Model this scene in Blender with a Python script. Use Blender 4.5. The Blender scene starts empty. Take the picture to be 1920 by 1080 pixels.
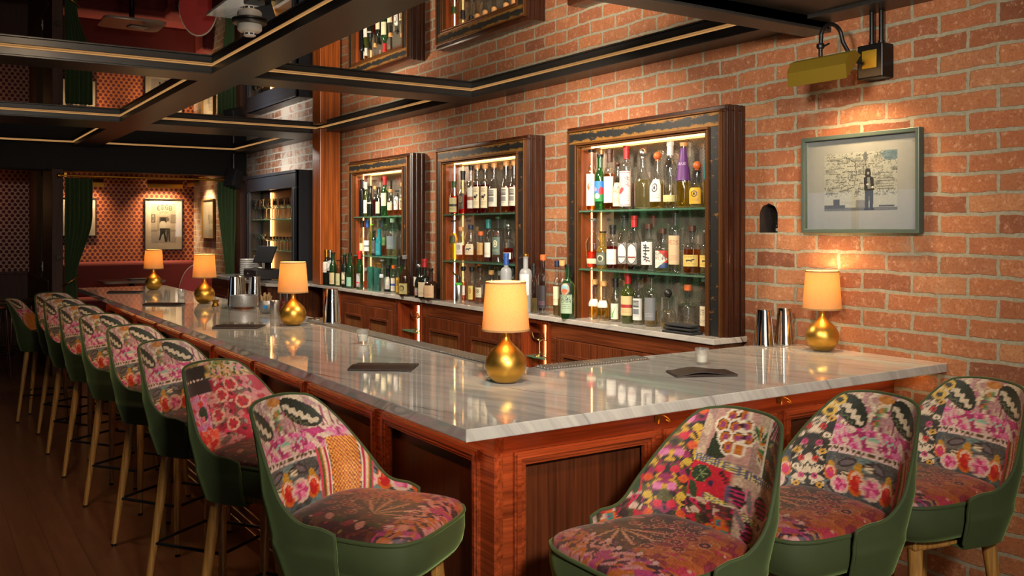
import bpy, bmesh, math, random
import numpy as np
from mathutils import Vector, Matrix
from mathutils.geometry import tessellate_polygon

PI = math.pi
R = math.radians
sc = bpy.context.scene
col = sc.collection
random.seed(7)
rng = np.random.default_rng(7)

# ------------------------------------------------------------------ camera, world, light, exposure
FOC, HOR, CAMZ, YAW = 1720.0, 429.0, 1.59, R(33.05)
SN, CS = math.sin(YAW), math.cos(YAW)
cam_d = bpy.data.cameras.new('camera')
cam_d.sensor_width = 36.0
cam_d.lens = 36.0 * FOC / 1920.0
cam_d.shift_y = (HOR - 540.0) / 1920.0
cam_d.clip_start = 0.05
cam = bpy.data.objects.new('camera', cam_d)
col.objects.link(cam)
cam.location = (0, 0, CAMZ)
cam.rotation_euler = (R(90), 0, -YAW)
sc.camera = cam

wd = bpy.data.worlds.new('world')
sc.world = wd
wd.use_nodes = True
wd.node_tree.nodes['Background'].inputs[0].default_value = (0.5, 0.6, 0.8, 1)
wd.node_tree.nodes['Background'].inputs[1].default_value = 0.02

sc.view_settings.view_transform = 'Standard'
sc.view_settings.look = 'None'
sc.view_settings.gamma = 1.0
sc.view_settings.exposure = 0.7
sc.view_settings.use_curve_mapping = False
cy = sc.cycles
cy.use_denoising = True
try:
    cy.denoiser = 'OPENIMAGEDENOISE'
except Exception:
    pass
cy.max_bounces = 10
cy.diffuse_bounces = 4
cy.glossy_bounces = 5
cy.transmission_bounces = 8
cy.transparent_max_bounces = 20
cy.sample_clamp_indirect = 3.0
cy.caustics_reflective = False
cy.caustics_refractive = False


def area(name, loc, target, sx, sy, power, color, spread=180):
    l = bpy.data.lights.new(name, 'AREA')
    l.shape = 'RECTANGLE'
    l.size, l.size_y = sx, sy
    l.energy = power
    l.color = color
    l.spread = R(spread)
    o = bpy.data.objects.new(name, l)
    col.objects.link(o)
    o.location = loc
    d = Vector(target) - Vector(loc)
    o.rotation_euler = d.to_track_quat('-Z', 'Y').to_euler()
    return o


# unseen fill lights, added under the ceiling and behind the camera
area('added_ceiling_fill', (0.9, 1.5, 2.43), (3.35, 4.3, 2.0), .3, .3, 28, (1, .86, .70), 110)
area('added_ceiling_fill', (2.35, 1.0, 2.43), (3.3, 2.5, 1.6), .25, .25, 2.5, (1, .80, .58), 140)
area('added_ceiling_fill', (2.4, 3.9, 2.43), (3.1, 4.4, 1.0), .25, .25, 24, (1, .83, .64), 150)
area('added_ceiling_fill', (2.4, 6.9, 2.43), (3.1, 7.0, 1.0), .25, .25, 24, (1, .83, .64), 150)
area('added_ceiling_fill', (2.6, 9.6, 2.43), (3.3, 9.6, 1.4), .25, .25, 10, (1, .92, .82), 150)
area('added_ceiling_fill', (0.5, 4.6, 2.43), (0.9, 5.6, 0.8), .25, .25, 6, (1, .70, .42), 150)
area('added_rear_fill', (0.2, -3.3, 1.75), (1.6, 3.4, 0.9), 2.6, 1.5, 13, (1.0, .96, .90))
area('added_ceiling_fill', (0.5, -0.7, 2.43), (1.7, 2.6, 0.8), .3, .3, 24, (1, .90, .76), 80)


def at(px, py, z):
    """where the ray of a photograph pixel meets the level z"""
    d = FOC * (CAMZ - z) / (py - HOR)
    r = (px - 960.0) * d / FOC
    return Vector((d * SN + r * CS, d * CS - r * SN, z))


def y_on(px, X):
    """Y where a pixel column meets the plane x = X"""
    t = (px - 960.0) / FOC
    return X * (CS - t * SN) / (SN + t * CS)


def depth(X, Y):
    return X * SN + Y * CS


def z_at(py, X, Y):
    return CAMZ + (HOR - py) * depth(X, Y) / FOC


# ------------------------------------------------------------------ node materials
def lin(c):
    c = np.asarray(c, float) / 255.0
    return np.where(c <= .04045, c / 12.92, ((c + .055) / 1.055) ** 2.4)


def L3(r, g, b):
    v = lin((r, g, b))
    return (float(v[0]), float(v[1]), float(v[2]), 1.0)


class NT:
    def __init__(self, name):
        self.m = bpy.data.materials.new(name)
        self.m.use_nodes = True
        self.t = self.m.node_tree
        self.t.nodes.clear()
        self.out = self.t.nodes.new('ShaderNodeOutputMaterial')

    def n(self, typ, ins=None, **kw):
        nd = self.t.nodes.new('ShaderNode' + typ)
        for k, v in kw.items():
            setattr(nd, k, v)
        for k, v in (ins or {}).items():
            self.set(nd.inputs[k], v)
        return nd

    def set(self, sock, v):
        if isinstance(v, bpy.types.NodeSocket):
            self.t.links.new(v, sock)
        elif isinstance(v, bpy.types.Node):
            self.t.links.new(v.outputs[0], sock)
        else:
            if isinstance(v, tuple) and len(v) == 3 and sock.type == 'RGBA':
                v = (*v, 1.0)
            sock.default_value = v

    def math(self, op, a, b=0.0, c=None, clamp=False):
        nd = self.n('Math', operation=op, use_clamp=clamp)
        self.set(nd.inputs[0], a)
        self.set(nd.inputs[1], b)
        if c is not None:
            self.set(nd.inputs[2], c)
        return nd.outputs[0]

    def mix(self, f, a, b, blend='MIX'):
        nd = self.n('Mix', data_type='RGBA', blend_type=blend)
        self.set(nd.inputs[0], f)
        self.set(nd.inputs[6], a)
        self.set(nd.inputs[7], b)
        return nd.outputs[2]

    def ramp(self, f, stops):
        nd = self.n('ValToRGB')
        el = nd.color_ramp.elements
        while len(el) < len(stops):
            el.new(.5)
        for e, (p, c) in zip(el, stops):
            e.position = p
            e.color = c if len(c) == 4 else (*c, 1)
        self.set(nd.inputs[0], f)
        return nd.outputs[0]

    def pos(self, kind='Object', scale=(1, 1, 1), rot=(0, 0, 0), loc=(0, 0, 0)):
        tc = self.n('TexCoord')
        mp = self.n('Mapping')
        self.t.links.new(tc.outputs[kind], mp.inputs[0])
        mp.inputs['Scale'].default_value = scale
        mp.inputs['Rotation'].default_value = rot
        mp.inputs['Location'].default_value = loc
        return mp.outputs[0]

    def noise(self, vec, scale, detail=4, rough=.55, dist=0.0):
        nd = self.n('TexNoise', {'Vector': vec, 'Scale': scale, 'Detail': detail, 'Roughness': rough, 'Distortion': dist})
        return nd.outputs[0]

    def bump(self, h, strength=.3, dist=.01):
        return self.n('Bump', {'Height': h, 'Strength': strength, 'Distance': dist}).outputs[0]

    def bsdf(self, color, rough=.5, metal=0.0, normal=None, **kw):
        p = self.n('BsdfPrincipled', {'Base Color': color, 'Roughness': rough, 'Metallic': metal})
        if normal is not None:
            self.set(p.inputs['Normal'], normal)
        for k, v in kw.items():
            self.set(p.inputs[k.replace('_', ' ')], v)
        return p.outputs[0]

    def done(self, sh):
        self.t.links.new(sh, self.out.inputs[0])
        return self.m


def plain(name, c, rough=.5, metal=0.0, bump=0.0, bscale=60, var=.12, **kw):
    """one colour with a little noise in tone, gloss and surface"""
    t = NT(name)
    v = t.pos()
    nz = t.noise(v, bscale, 3)
    c1 = t.mix(t.math('MULTIPLY', nz, var * 2), c, tuple(x * (1 - var * 2) for x in c[:3]))
    nrm = t.bump(nz, bump, .003) if bump else None
    return t.done(t.bsdf(c1, rough, metal, nrm, **kw))


def emit(name, c, s):
    t = NT(name)
    nz = t.noise(t.pos(), 30, 1)
    e = t.n('Emission', {'Color': c, 'Strength': t.math('MULTIPLY_ADD', nz, .1 * s, s)})
    return t.done(e.outputs[0])


def wood(name, c1, c2, rough=.3, axis=2, scale=1.0, coat=.3):
    """long grain running along one axis"""
    t = NT(name)
    s = [14 * scale] * 3
    s[axis] = 1.1 * scale
    v = t.pos(scale=tuple(s))
    a = t.noise(v, 1.0, 6, .65, 1.2)
    s2 = [90 * scale] * 3
    s2[axis] = 2.0 * scale
    b = t.noise(t.pos(scale=tuple(s2)), 1.0, 3, .6)
    c = t.ramp(a, [(.3, c1), (.7, c2)])
    c = t.mix(t.math('MULTIPLY', t.math('SUBTRACT', .62, b, clamp=True), 2.2, clamp=True), c, tuple(x * .35 for x in c1[:3]))
    nrm = t.bump(b, .08, .002)
    return t.done(t.bsdf(c, rough, 0, nrm, Coat_Weight=coat, Coat_Roughness=.12))


def attr_mat(name, rough=.7, sheen=0.0, coat=0.0, metal=0.0, grain=0.0, translucent=0.0):
    """printed surface: colours come from the print laid on the mesh"""
    t = NT(name)
    a = t.n('VertexColor', layer_name='print')
    c = a.outputs[0]
    nrm = None
    if grain:
        nz = t.noise(t.pos(), 420, 2)
        c = t.mix(t.math('MULTIPLY', nz, grain), c, (.02, .015, .01))
        nrm = t.bump(t.noise(t.pos(), 700, 2), .25, .001)
    kw = dict(Coat_Weight=coat, Coat_Roughness=.1)
    if sheen:
        kw.update(Sheen_Weight=sheen, Sheen_Roughness=.4)
    return t.done(t.bsdf(c, rough, metal, nrm, **kw))


def brick_mat(name, whiten=0.0, y_white=99.0):
    t = NT(name)
    tc = t.n('TexCoord')
    sp = t.n('SeparateXYZ', {0: tc.outputs['Object']})
    obj = tc.outputs['Object']
    w1 = t.n('TexNoise', {'Vector': obj, 'Scale': 5.0, 'Detail': 3.0})
    w2 = t.n('TexNoise', {'Vector': obj, 'Scale': 22.0, 'Detail': 4.0})
    wob = t.math('ADD', t.math('MULTIPLY', t.math('SUBTRACT', w1.outputs[0], .5), .024), t.math('MULTIPLY', t.math('SUBTRACT', w2.outputs[0], .5), .012))
    s1 = t.n('SeparateColor', {0: w2.outputs[1]})
    wob2 = t.math('MULTIPLY', t.math('SUBTRACT', s1.outputs[1], .5), .02)
    u = t.math('ADD', sp.outputs[1], wob2)
    v = t.math('ADD', t.math('SUBTRACT', sp.outputs[2], 1.1765 - .078 * 4), wob)
    cv = t.n('CombineXYZ', {0: u, 1: v})
    br = t.n('TexBrick', {'Vector': cv, 'Scale': 1.0, 'Mortar Size': .0095, 'Mortar Smooth': .5, 'Bias': 0.0, 'Brick Width': .232, 'Row Height': .078,
                          'Color1': (0, 0, 0, 1), 'Color2': (1, 1, 1, 1), 'Mortar': (.5, .5, .5, 1)}, offset=.5, squash=1.0)
    rnd = t.n('SeparateColor', {0: br.outputs[0]}).outputs[0]
    fac = t.math('MULTIPLY', t.math('SUBTRACT', t.math('ADD', br.outputs[1], t.math('MULTIPLY', t.math('SUBTRACT', t.noise(obj, 55, 4, .8), .5), .9)), .28), 2.6, clamp=True)
    bc = t.ramp(rnd, [(0.0, L3(106, 60, 36)), (.28, L3(146, 87, 51)), (.55, L3(156, 99, 60)), (.8, L3(126, 76, 48)), (1.0, L3(166, 114, 74))])
    n1 = t.noise(obj, 9, 6, .7)
    bc = t.mix(t.math('MULTIPLY', t.math('SUBTRACT', n1, .42, clamp=True), 1.6, clamp=True), bc, L3(134, 80, 58))
    n2 = t.noise(obj, 38, 5, .75)
    n9 = t.noise(obj, 90, 4, .8)
    bc = t.mix(t.math('MULTIPLY', t.math('SUBTRACT', n9, .5, clamp=True), 3.2, clamp=True), bc, L3(88, 46, 32))
    bc = t.mix(t.math('MULTIPLY', t.math('SUBTRACT', t.noise(obj, 24, 5, .8), .54, clamp=True), 3.2, clamp=True), bc, L3(196, 146, 112))
    pale = t.math('MULTIPLY', t.math('SUBTRACT', n2, .57, clamp=True), 6.0, clamp=True)
    bc = t.mix(t.math('MULTIPLY', pale, .6), bc, L3(206, 170, 140))
    n5 = t.noise(t.pos(scale=(1, 26, 5)), 2.2, 3, .6)
    drip = t.math('MULTIPLY', t.math('SUBTRACT', n5, .66, clamp=True), 4.0, clamp=True)
    bc = t.mix(t.math('MULTIPLY', drip, .5), bc, L3(198, 160, 132))
    n6 = t.noise(obj, 17, 5, .8)
    pit = t.math('MULTIPLY', t.math('SUBTRACT', n6, .70, clamp=True), 9.0, clamp=True)
    bc = t.mix(t.math('MULTIPLY', pit, .8), bc, L3(48, 26, 18))
    mort = t.mix(t.noise(obj, 60, 4, .7), L3(100, 97, 82), L3(164, 157, 134))
    mort = t.mix(t.math('MULTIPLY', t.math('SUBTRACT', n6, .62, clamp=True), 6.0, clamp=True), mort, L3(70, 62, 52))
    # patches where later grey mortar was smeared over the bricks
    smear = t.math('MULTIPLY', t.math('SUBTRACT', t.noise(obj, 1.9, 5, .75), .62 - .0), 7.0, clamp=True)
    bc = t.mix(t.math('MULTIPLY', smear, .55), bc, L3(150, 132, 108))
    if y_white < 90:
        g = t.math('MULTIPLY', t.math('SUBTRACT', sp.outputs[1], y_white), 2.5, clamp=True)
        nn = t.math('MULTIPLY', t.math('SUBTRACT', t.noise(obj, 2.6, 5, .8), .44), 7.0, clamp=True)
        bc = t.mix(t.math('MULTIPLY', t.math('MULTIPLY', g, nn), .85), bc, L3(176, 170, 160))
        mort = t.mix(t.math('MULTIPLY', g, .7), mort, L3(188, 184, 176))
    cc = t.mix(fac, bc, mort)
    rough = .82
    hgt = t.math('ADD', t.math('MULTIPLY', t.math('SUBTRACT', 1.0, fac), 1.0), t.math('MULTIPLY', n2, .55))
    hgt = t.math('SUBTRACT', hgt, t.math('MULTIPLY', pit, .9))
    nrm = t.bump(hgt, .65, .014)
    return t.done(t.bsdf(cc, rough, 0, nrm))


def stone_mat(name):
    """polished grey white quartzite with thin dark veins running along the long counter"""
    t = NT(name)
    v = t.pos(rot=(0, 0, R(-17)))
    w = t.noise(v, 2.2, 4, .6)
    sp = t.n('SeparateXYZ', {0: v})
    x = t.math('ADD', sp.outputs[0], t.math('MULTIPLY', w, .13))
    z = t.math('MULTIPLY', sp.outputs[2], .75)
    x = t.math('ADD', x, z)
    cv = t.n('CombineXYZ', {0: t.math('MULTIPLY', x, 17.0), 1: t.math('MULTIPLY', sp.outputs[1], .7), 2: 0.0})
    f = t.noise(cv, 1.0, 7, .72)
    base = t.ramp(f, [(.22, L3(120, 117, 113)), (.40, L3(156, 152, 146)), (.55, L3(176, 171, 163)), (.72, L3(188, 183, 174))])
    cv2 = t.n('CombineXYZ', {0: t.math('MULTIPLY', x, 44.0), 1: t.math('MULTIPLY', sp.outputs[1], .9), 2: 3.0})
    f2 = t.noise(cv2, 1.0, 5, .7)
    vein = t.math('MULTIPLY', t.math('SUBTRACT', .40, f2, clamp=True), 11.0, clamp=True)
    c = t.mix(t.math('MULTIPLY', vein, .85), base, L3(60, 60, 66))
    cl = t.noise(v, 1.3, 4)
    c = t.mix(t.math('MULTIPLY', t.math('SUBTRACT', cl, .5, clamp=True), 1.4, clamp=True), c, L3(156, 150, 142))
    return t.done(t.bsdf(c, .045, 0, None, IOR=1.62, Specular_IOR_Level=.55))


def dots_mat(name):
    """wallpaper: gold ground with close set dark red hexagonal dots"""
    t = NT(name)
    tc = t.n('TexCoord')
    sp = t.n('SeparateXYZ', {0: tc.outputs['Object']})
    P, Q = .066, .047
    row = t.math('FLOOR', t.math('DIVIDE', sp.outputs[2], Q))
    odd = t.math('MULTIPLY', t.math('MODULO', t.math('ABSOLUTE', row), 2.0), .5)
    a = t.math('SUBTRACT', t.math('FRACT', t.math('ADD', t.math('DIVIDE', sp.outputs[0], P), odd)), .5)
    b = t.math('SUBTRACT', t.math('FRACT', t.math('DIVIDE', sp.outputs[2], Q)), .5)
    ax = t.math('MULTIPLY', t.math('ABSOLUTE', a), P)
    bz = t.math('MULTIPLY', t.math('ABSOLUTE', b), Q)
    hexd = t.math('MAXIMUM', t.math('ADD', t.math('MULTIPLY', ax, .866), t.math('MULTIPLY', bz, .5)), bz)
    m = t.math('MULTIPLY', t.math('SUBTRACT', .0215, hexd), 600.0, clamp=True)
    nz = t.noise(tc.outputs['Object'], 25, 3)
    gold = t.mix(nz, L3(164, 98, 50), L3(124, 70, 34))
    red = t.mix(nz, L3(84, 8, 28), L3(54, 5, 16))
    c = t.mix(m, gold, red)
    return t.done(t.bsdf(c, t.math('MULTIPLY_ADD', m, .35, .4), 0, None))


def mirror_mat(name, c, rough=.015, mesh=0.0):
    t = NT(name)
    v = t.pos()
    nz = t.noise(v, 7, 4)
    cc = t.mix(t.math('MULTIPLY', nz, .25), c, tuple(x * .6 for x in c))
    if mesh:
        # a fine diamond wire mesh in front of the glass
        sp = t.n('SeparateXYZ', {0: v})
        p = t.math('ADD', sp.outputs[1], t.math('MULTIPLY', sp.outputs[2], .6))
        q = t.math('SUBTRACT', sp.outputs[1], t.math('MULTIPLY', sp.outputs[2], .6))
        def line(e):
            fr = t.math('ABSOLUTE', t.math('SUBTRACT', t.math('FRACT', t.math('DIVIDE', e, .010)), .5))
            return t.math('MULTIPLY', t.math('SUBTRACT', .10, fr, clamp=True), 12.0, clamp=True)
        m = t.math('MAXIMUM', line(p), line(q))
        cc = t.mix(t.math('MULTIPLY', m, mesh), cc, L3(120, 96, 60))
        rough = t.math('MULTIPLY_ADD', m, .4, rough)
    return t.done(t.bsdf(cc, rough, .78 if mesh else 1.0))


def real_glass(name, c):
    t = NT(name)
    nz = t.noise(t.pos(), 40, 2)
    cc = t.mix(t.math('MULTIPLY', nz, .08), c, tuple(x * .8 for x in c))
    return t.done(t.n('BsdfGlass', {0: cc, 'Roughness': .0, 'IOR': 1.45}).outputs[0])


def glass_mat(name, c, edge=.55, gloss=1.0, rough=.02, density=.0):
    """thin walled glass: tinted see-through with a mirror sheen that grows to the rim"""
    t = NT(name)
    lw = t.n('LayerWeight', {'Blend': .35})
    nz = t.noise(t.pos(), 40, 2)
    cc = t.mix(t.math('MULTIPLY', nz, .12), c, tuple(x * .7 for x in c[:3]))
    rim = t.mix(t.math('POWER', lw.outputs[1], 2.0), cc, tuple(x * edge for x in c[:3]))
    tr = t.n('BsdfTransparent', {0: rim})
    gl = t.n('BsdfGlossy', {0: (1, 1, 1, 1), 'Roughness': rough})
    f = t.math('MULTIPLY', t.math('MULTIPLY_ADD', t.math('POWER', lw.outputs[1], 2.4), .85, .08), gloss, clamp=True)
    mx = t.n('MixShader', {0: f, 1: tr.outputs[0], 2: gl.outputs[0]})
    sh = mx.outputs[0]
    if density:
        df = t.n('BsdfPrincipled', {'Base Color': cc, 'Roughness': .25})
        tl = t.n('BsdfTranslucent', {0: cc})
        ad = t.n('MixShader', {0: .5, 1: df.outputs[0], 2: tl.outputs[0]})
        m2 = t.n('MixShader', {0: density, 1: sh, 2: ad.outputs[0]})
        sh = m2.outputs[0]
    return t.done(sh)


# ------------------------------------------------------------------ mesh builders
class MB:
    def __init__(self):
        self.v = []
        self.f = []

    def add(self, vs, fs):
        o = len(self.v)
        self.v.extend([tuple(p) for p in vs])
        self.f.extend([tuple(i + o for i in f) for f in fs])
        return self

    def box(self, x0, x1, y0, y1, z0, z1):
        vs = [(x, y, z) for z in (z0, z1) for y in (y0, y1) for x in (x0, x1)]
        return self.add(vs, [(0, 2, 3, 1), (4, 5, 7, 6), (0, 1, 5, 4), (2, 6, 7, 3), (0, 4, 6, 2), (1, 3, 7, 5)])

    def tube(self, pts, rad, n=10, closed=False, caps=True):
        pts = [Vector(p) for p in pts]
        k = len(pts)
        rads = rad if isinstance(rad, (list, tuple)) else [rad] * k
        rings = []
        up = None
        for i, p in enumerate(pts):
            a = pts[(i - 1) % k] if (closed or i) else p
            b = pts[(i + 1) % k] if (closed or i < k - 1) else p
            t = (b - a).normalized()
            if up is None:
                up = Vector((0, 0, 1)) if abs(t.z) < .9 else Vector((1, 0, 0))
            s = t.cross(up).normalized()
            up = s.cross(t).normalized()
            rings.append([p + (s * math.cos(2 * PI * j / n) + up * math.sin(2 * PI * j / n)) * rads[i] for j in range(n)])
        vs = [q for r in rings for q in r]
        fs = []
        for i in range(k if closed else k - 1):
            i2 = (i + 1) % k
            for j in range(n):
                fs.append((i * n + j, i * n + (j + 1) % n, i2 * n + (j + 1) % n, i2 * n + j))
        if caps and not closed:
            fs.append(tuple(range(n))[::-1])
            fs.append(tuple((k - 1) * n + j for j in range(n)))
        return self.add(vs, fs)

    def lathe(self, prof, n=32, c=(0, 0), cap0=True, cap1=True, sq=0.0):
        """prof: (radius, z); sq squares the section off"""
        vs, fs = [], []
        for r, z in prof:
            for j in range(n):
                a = 2 * PI * j / n
                k = 1.0
                if sq:
                    k = 1.0 / (abs(math.cos(a)) ** sq + abs(math.sin(a)) ** sq) ** (1.0 / sq)
                vs.append((c[0] + r * k * math.cos(a), c[1] + r * k * math.sin(a), z))
        m = len(prof)
        for i in range(m - 1):
            for j in range(n):
                fs.append((i * n + j, i * n + (j + 1) % n, (i + 1) * n + (j + 1) % n, (i + 1) * n + j))
        if cap0:
            fs.append(tuple(range(n))[::-1])
        if cap1:
            fs.append(tuple((m - 1) * n + j for j in range(n)))
        return self.add(vs, fs)

    def prism(self, poly, axis, a, b):
        """poly: 2D points; extruded along axis 0/1/2 from a to b"""
        n = len(poly)
        def P(p, t):
            if axis == 0:
                return (t, p[0], p[1])
            if axis == 1:
                return (p[0], t, p[1])
            return (p[0], p[1], t)
        vs = [P(p, a) for p in poly] + [P(p, b) for p in poly]
        fs = [(i, (i + 1) % n, n + (i + 1) % n, n + i) for i in range(n)]
        tri = tessellate_polygon([[Vector((p[0], p[1], 0)) for p in poly]])
        fs += [tuple(t) for t in tri] + [tuple(n + i for i in t[::-1]) for t in tri]
        return self.add(vs, fs)

    def ring_frame(self, x0, x1, z0, z1, w, y0, y1):
        """four mitred bars round an opening in the XZ plane"""
        o = [(x0, z0), (x1, z0), (x1, z1), (x0, z1)]
        i = [(x0 + w, z0 + w), (x1 - w, z0 + w), (x1 - w, z1 - w), (x0 + w, z1 - w)]
        vs = [(p[0], y0, p[1]) for p in o] + [(p[0], y0, p[1]) for p in i] + [(p[0], y1, p[1]) for p in o] + [(p[0], y1, p[1]) for p in i]
        fs = []
        for k in range(4):
            l = (k + 1) % 4
            fs += [(k, l, 4 + l, 4 + k), (8 + l, 8 + k, 12 + k, 12 + l), (k, 8 + k, 8 + l, l), (4 + k, 4 + l, 12 + l, 12 + k)]
        return self.add(vs, fs)

    def build(self, name, mat, parent=None, smooth=35, bevel=0.0, seg=2, loc=None, rotz=0.0):
        me = bpy.data.meshes.new(name)
        me.from_pydata(self.v, [], self.f)
        me.validate()
        bm = bmesh.new()
        bm.from_mesh(me)
        bmesh.ops.recalc_face_normals(bm, faces=bm.faces)
        bm.to_mesh(me)
        bm.free()
        if mat:
            me.materials.append(mat)
        o = bpy.data.objects.new(name, me)
        col.objects.link(o)
        if parent:
            o.parent = parent
        if loc:
            o.location = loc
            o.rotation_euler = (0, 0, rotz)
        if smooth:
            me.shade_smooth()
            me.set_sharp_from_angle(angle=R(smooth))
        if bevel:
            b = o.modifiers.new('soft_edges', 'BEVEL')
            b.width = bevel
            b.segments = seg
            b.limit_method = 'ANGLE'
            b.harden_normals = False
        return o


def tag(o, label, cat, group=None):
    o['label'] = label
    o['category'] = cat
    if group:
        o['group'] = group
    return o


def thing(name, label, cat, loc=(0, 0, 0), rotz=0.0, group=None, scale=1.0):
    o = bpy.data.objects.new(name, None)
    o.empty_display_size = .1
    col.objects.link(o)
    o.location = loc
    o.rotation_euler = (0, 0, rotz)
    o.scale = (scale,) * 3
    return tag(o, label, cat, group)


def struct(o):
    o['kind'] = 'structure'
    return o


def dup(root, loc, rotz, label, group=None, scale=1.0):
    r = root.copy()
    col.objects.link(r)
    r.location = loc
    r.rotation_euler = (0, 0, rotz)
    r.scale = (scale,) * 3
    r['label'] = label
    if group:
        r['group'] = group
    for ch in list(root.children):
        c = ch.copy()
        col.objects.link(c)
        c.parent = r
        for g in ch.children:
            d = g.copy()
            col.objects.link(d)
            d.parent = c
    return r


def grid_print(name, P, canvas, mat, parent, smooth=60):
    """P: (nv, nu, 3) points; canvas: (h, w, 3) 0..255, row 0 at the bottom; lays the print on the grid"""
    nv, nu = P.shape[:2]
    idx = np.arange(nv * nu).reshape(nv, nu)
    f = np.stack([idx[:-1, :-1], idx[:-1, 1:], idx[1:, 1:], idx[1:, :-1]], -1).reshape(-1, 4)
    me = bpy.data.meshes.new(name)
    me.from_pydata(P.reshape(-1, 3).tolist(), [], f.tolist())
    h, w = canvas.shape[:2]
    jj = np.clip((np.linspace(0, 1, nv) * (h - 1)).round().astype(int), 0, h - 1)
    ii = np.clip((np.linspace(0, 1, nu) * (w - 1)).round().astype(int), 0, w - 1)
    c = lin(canvas[jj][:, ii])
    rgba = np.concatenate([c, np.ones((nv, nu, 1))], -1).reshape(-1).astype(np.float32)
    at_ = me.color_attributes.new('print', 'FLOAT_COLOR', 'POINT')
    at_.data.foreach_set('color', rgba)
    me.materials.append(mat)
    me.shade_smooth()
    o = bpy.data.objects.new(name, me)
    col.objects.link(o)
    if parent:
        o.parent = parent
    return o


# ------------------------------------------------------------------ printing: a small raster to draw labels, cloth and pictures
FONT = dict(A='7E1111117E', B='7F49494936', C='3E41414122', D='7F4141221C', E='7F49494941', F='7F09090901', G='3E4149497A', H='7F0808087F', I='00417F4100',
            J='2040413F01', K='7F08142241', L='7F40404040', M='7F020C027F', N='7F0408107F', O='3E4141413E', P='7F09090906', Q='3E4151215E', R='7F09192946',
            S='4649494931', T='01017F0101', U='3F4040403F', V='1F2040201F', W='3F4038403F', X='6314081463', Y='0708700807', Z='6151494543')


class Canvas:
    def __init__(self, w, h, c):
        self.w, self.h = w, h
        self.a = np.empty((h, w, 3))
        self.a[:] = c
        self.Y, self.X = np.mgrid[0:h, 0:w]
        self.U = self.X / (w - 1)
        self.V = self.Y / (h - 1)

    def put(self, m, c, alpha=1.0):
        self.a[m] = self.a[m] * (1 - alpha) + np.asarray(c, float) * alpha
        return self

    def rect(self, u0, u1, v0, v1, c, alpha=1.0):
        return self.put((self.U >= u0) & (self.U <= u1) & (self.V >= v0) & (self.V <= v1), c, alpha)

    def ell(self, u, v, ru, rv, c, ang=0.0, alpha=1.0):
        return self.put(self.em(u, v, ru, rv, ang) < 1, c, alpha)

    def em(self, u, v, ru, rv, ang=0.0):
        asp = self.h / self.w
        dx, dy = self.U - u, (self.V - v) * asp
        ca, sa = math.cos(ang), math.sin(ang)
        return ((dx * ca + dy * sa) / ru) ** 2 + ((-dx * sa + dy * ca) / (rv * asp)) ** 2

    def ring(self, u, v, ru, rv, th, c):
        e = self.em(u, v, ru, rv)
        return self.put((e < 1) & (e > (1 - th) ** 2), c)

    def line(self, p, q, wpx, c):
        px, py = p[0] * self.w, p[1] * self.h
        qx, qy = q[0] * self.w, q[1] * self.h
        dx, dy = qx - px, qy - py
        t = np.clip(((self.X - px) * dx + (self.Y - py) * dy) / max(dx * dx + dy * dy, 1e-6), 0, 1)
        d2 = (self.X - px - t * dx) ** 2 + (self.Y - py - t * dy) ** 2
        return self.put(d2 < (wpx / 2) ** 2, c)

    def poly(self, pts, c, alpha=1.0):
        m = np.zeros((self.h, self.w), bool)
        n = len(pts)
        for i in range(n):
            x0, y0 = pts[i]
            x1, y1 = pts[(i + 1) % n]
            if y0 == y1:
                continue
            cr = ((self.V >= min(y0, y1)) & (self.V < max(y0, y1)) & (self.U < (x1 - x0) * (self.V - y0) / (y1 - y0) + x0))
            m ^= cr
        return self.put(m, c, alpha)

    def text(self, s, u, v, hpx, c, bold=1, stretch=1.0):
        """centred at u, v with letter height hpx in pixels"""
        k = hpx / 7.0
        kx = k * stretch
        wtot = (len(s) * 6 - 1) * kx
        x0 = u * self.w - wtot / 2
        y0 = v * self.h - hpx / 2
        for i, ch in enumerate(s):
            g = FONT.get(ch)
            if not g:
                continue
            for cx in range(5):
                b = int(g[2 * cx:2 * cx + 2], 16)
                for ry in range(7):
                    if b >> ry & 1:
                        xa, ya = x0 + (i * 6 + cx) * kx, y0 + (6 - ry) * k
                        self.a[max(0, int(round(ya))):max(0, int(round(ya + k * 1.0))), max(0, int(round(xa))):max(0, int(round(xa + kx * bold)))] = c
        return self

    def scribble(self, u0, u1, v0, v1, n, c, hpx=2):
        """rows of small print too fine to read"""
        for i in range(n):
            v = v0 + (v1 - v0) * (i + .5) / n
            y = int(v * self.h)
            x = int(u0 * self.w)
            e = int(u1 * self.w)
            while x < e:
                l = int(rng.integers(2, 6))
                self.a[y:y + hpx, x:min(x + l, e)] = c
                x += l + int(rng.integers(1, 3))
        return self

    def noise(self, amp, cell=1):
        g = rng.normal(0, amp, (self.h // cell + 2, self.w // cell + 2, 1))
        g = np.repeat(np.repeat(g, cell, 0), cell, 1)[:self.h, :self.w]
        self.a = np.clip(self.a + g, 0, 255)
        return self

    def blobs(self, m, cols, cell, seed):
        """mottled printing: irregular spots of several colours inside the mask m"""
        rs = np.random.default_rng(seed)
        n = max(4, int((self.w / cell) * (self.h / cell)))
        px, py = rs.uniform(0, self.w, n), rs.uniform(0, self.h, n)
        ys, xs = np.nonzero(m)
        wob = 3.0 * np.sin(xs * .21 + ys * .13) + 3.0 * np.sin(ys * .27 - xs * .11)
        best = np.full(len(xs), 1e9)
        own = np.zeros(len(xs), int)
        for k in range(n):
            d = (xs + wob - px[k]) ** 2 + (ys - wob - py[k]) ** 2
            s = d < best
            best[s] = d[s]
            own[s] = k
        pal = np.asarray(cols, float)[rs.integers(0, len(cols), n)]
        self.a[ys, xs] = pal[own]
        return self

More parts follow.
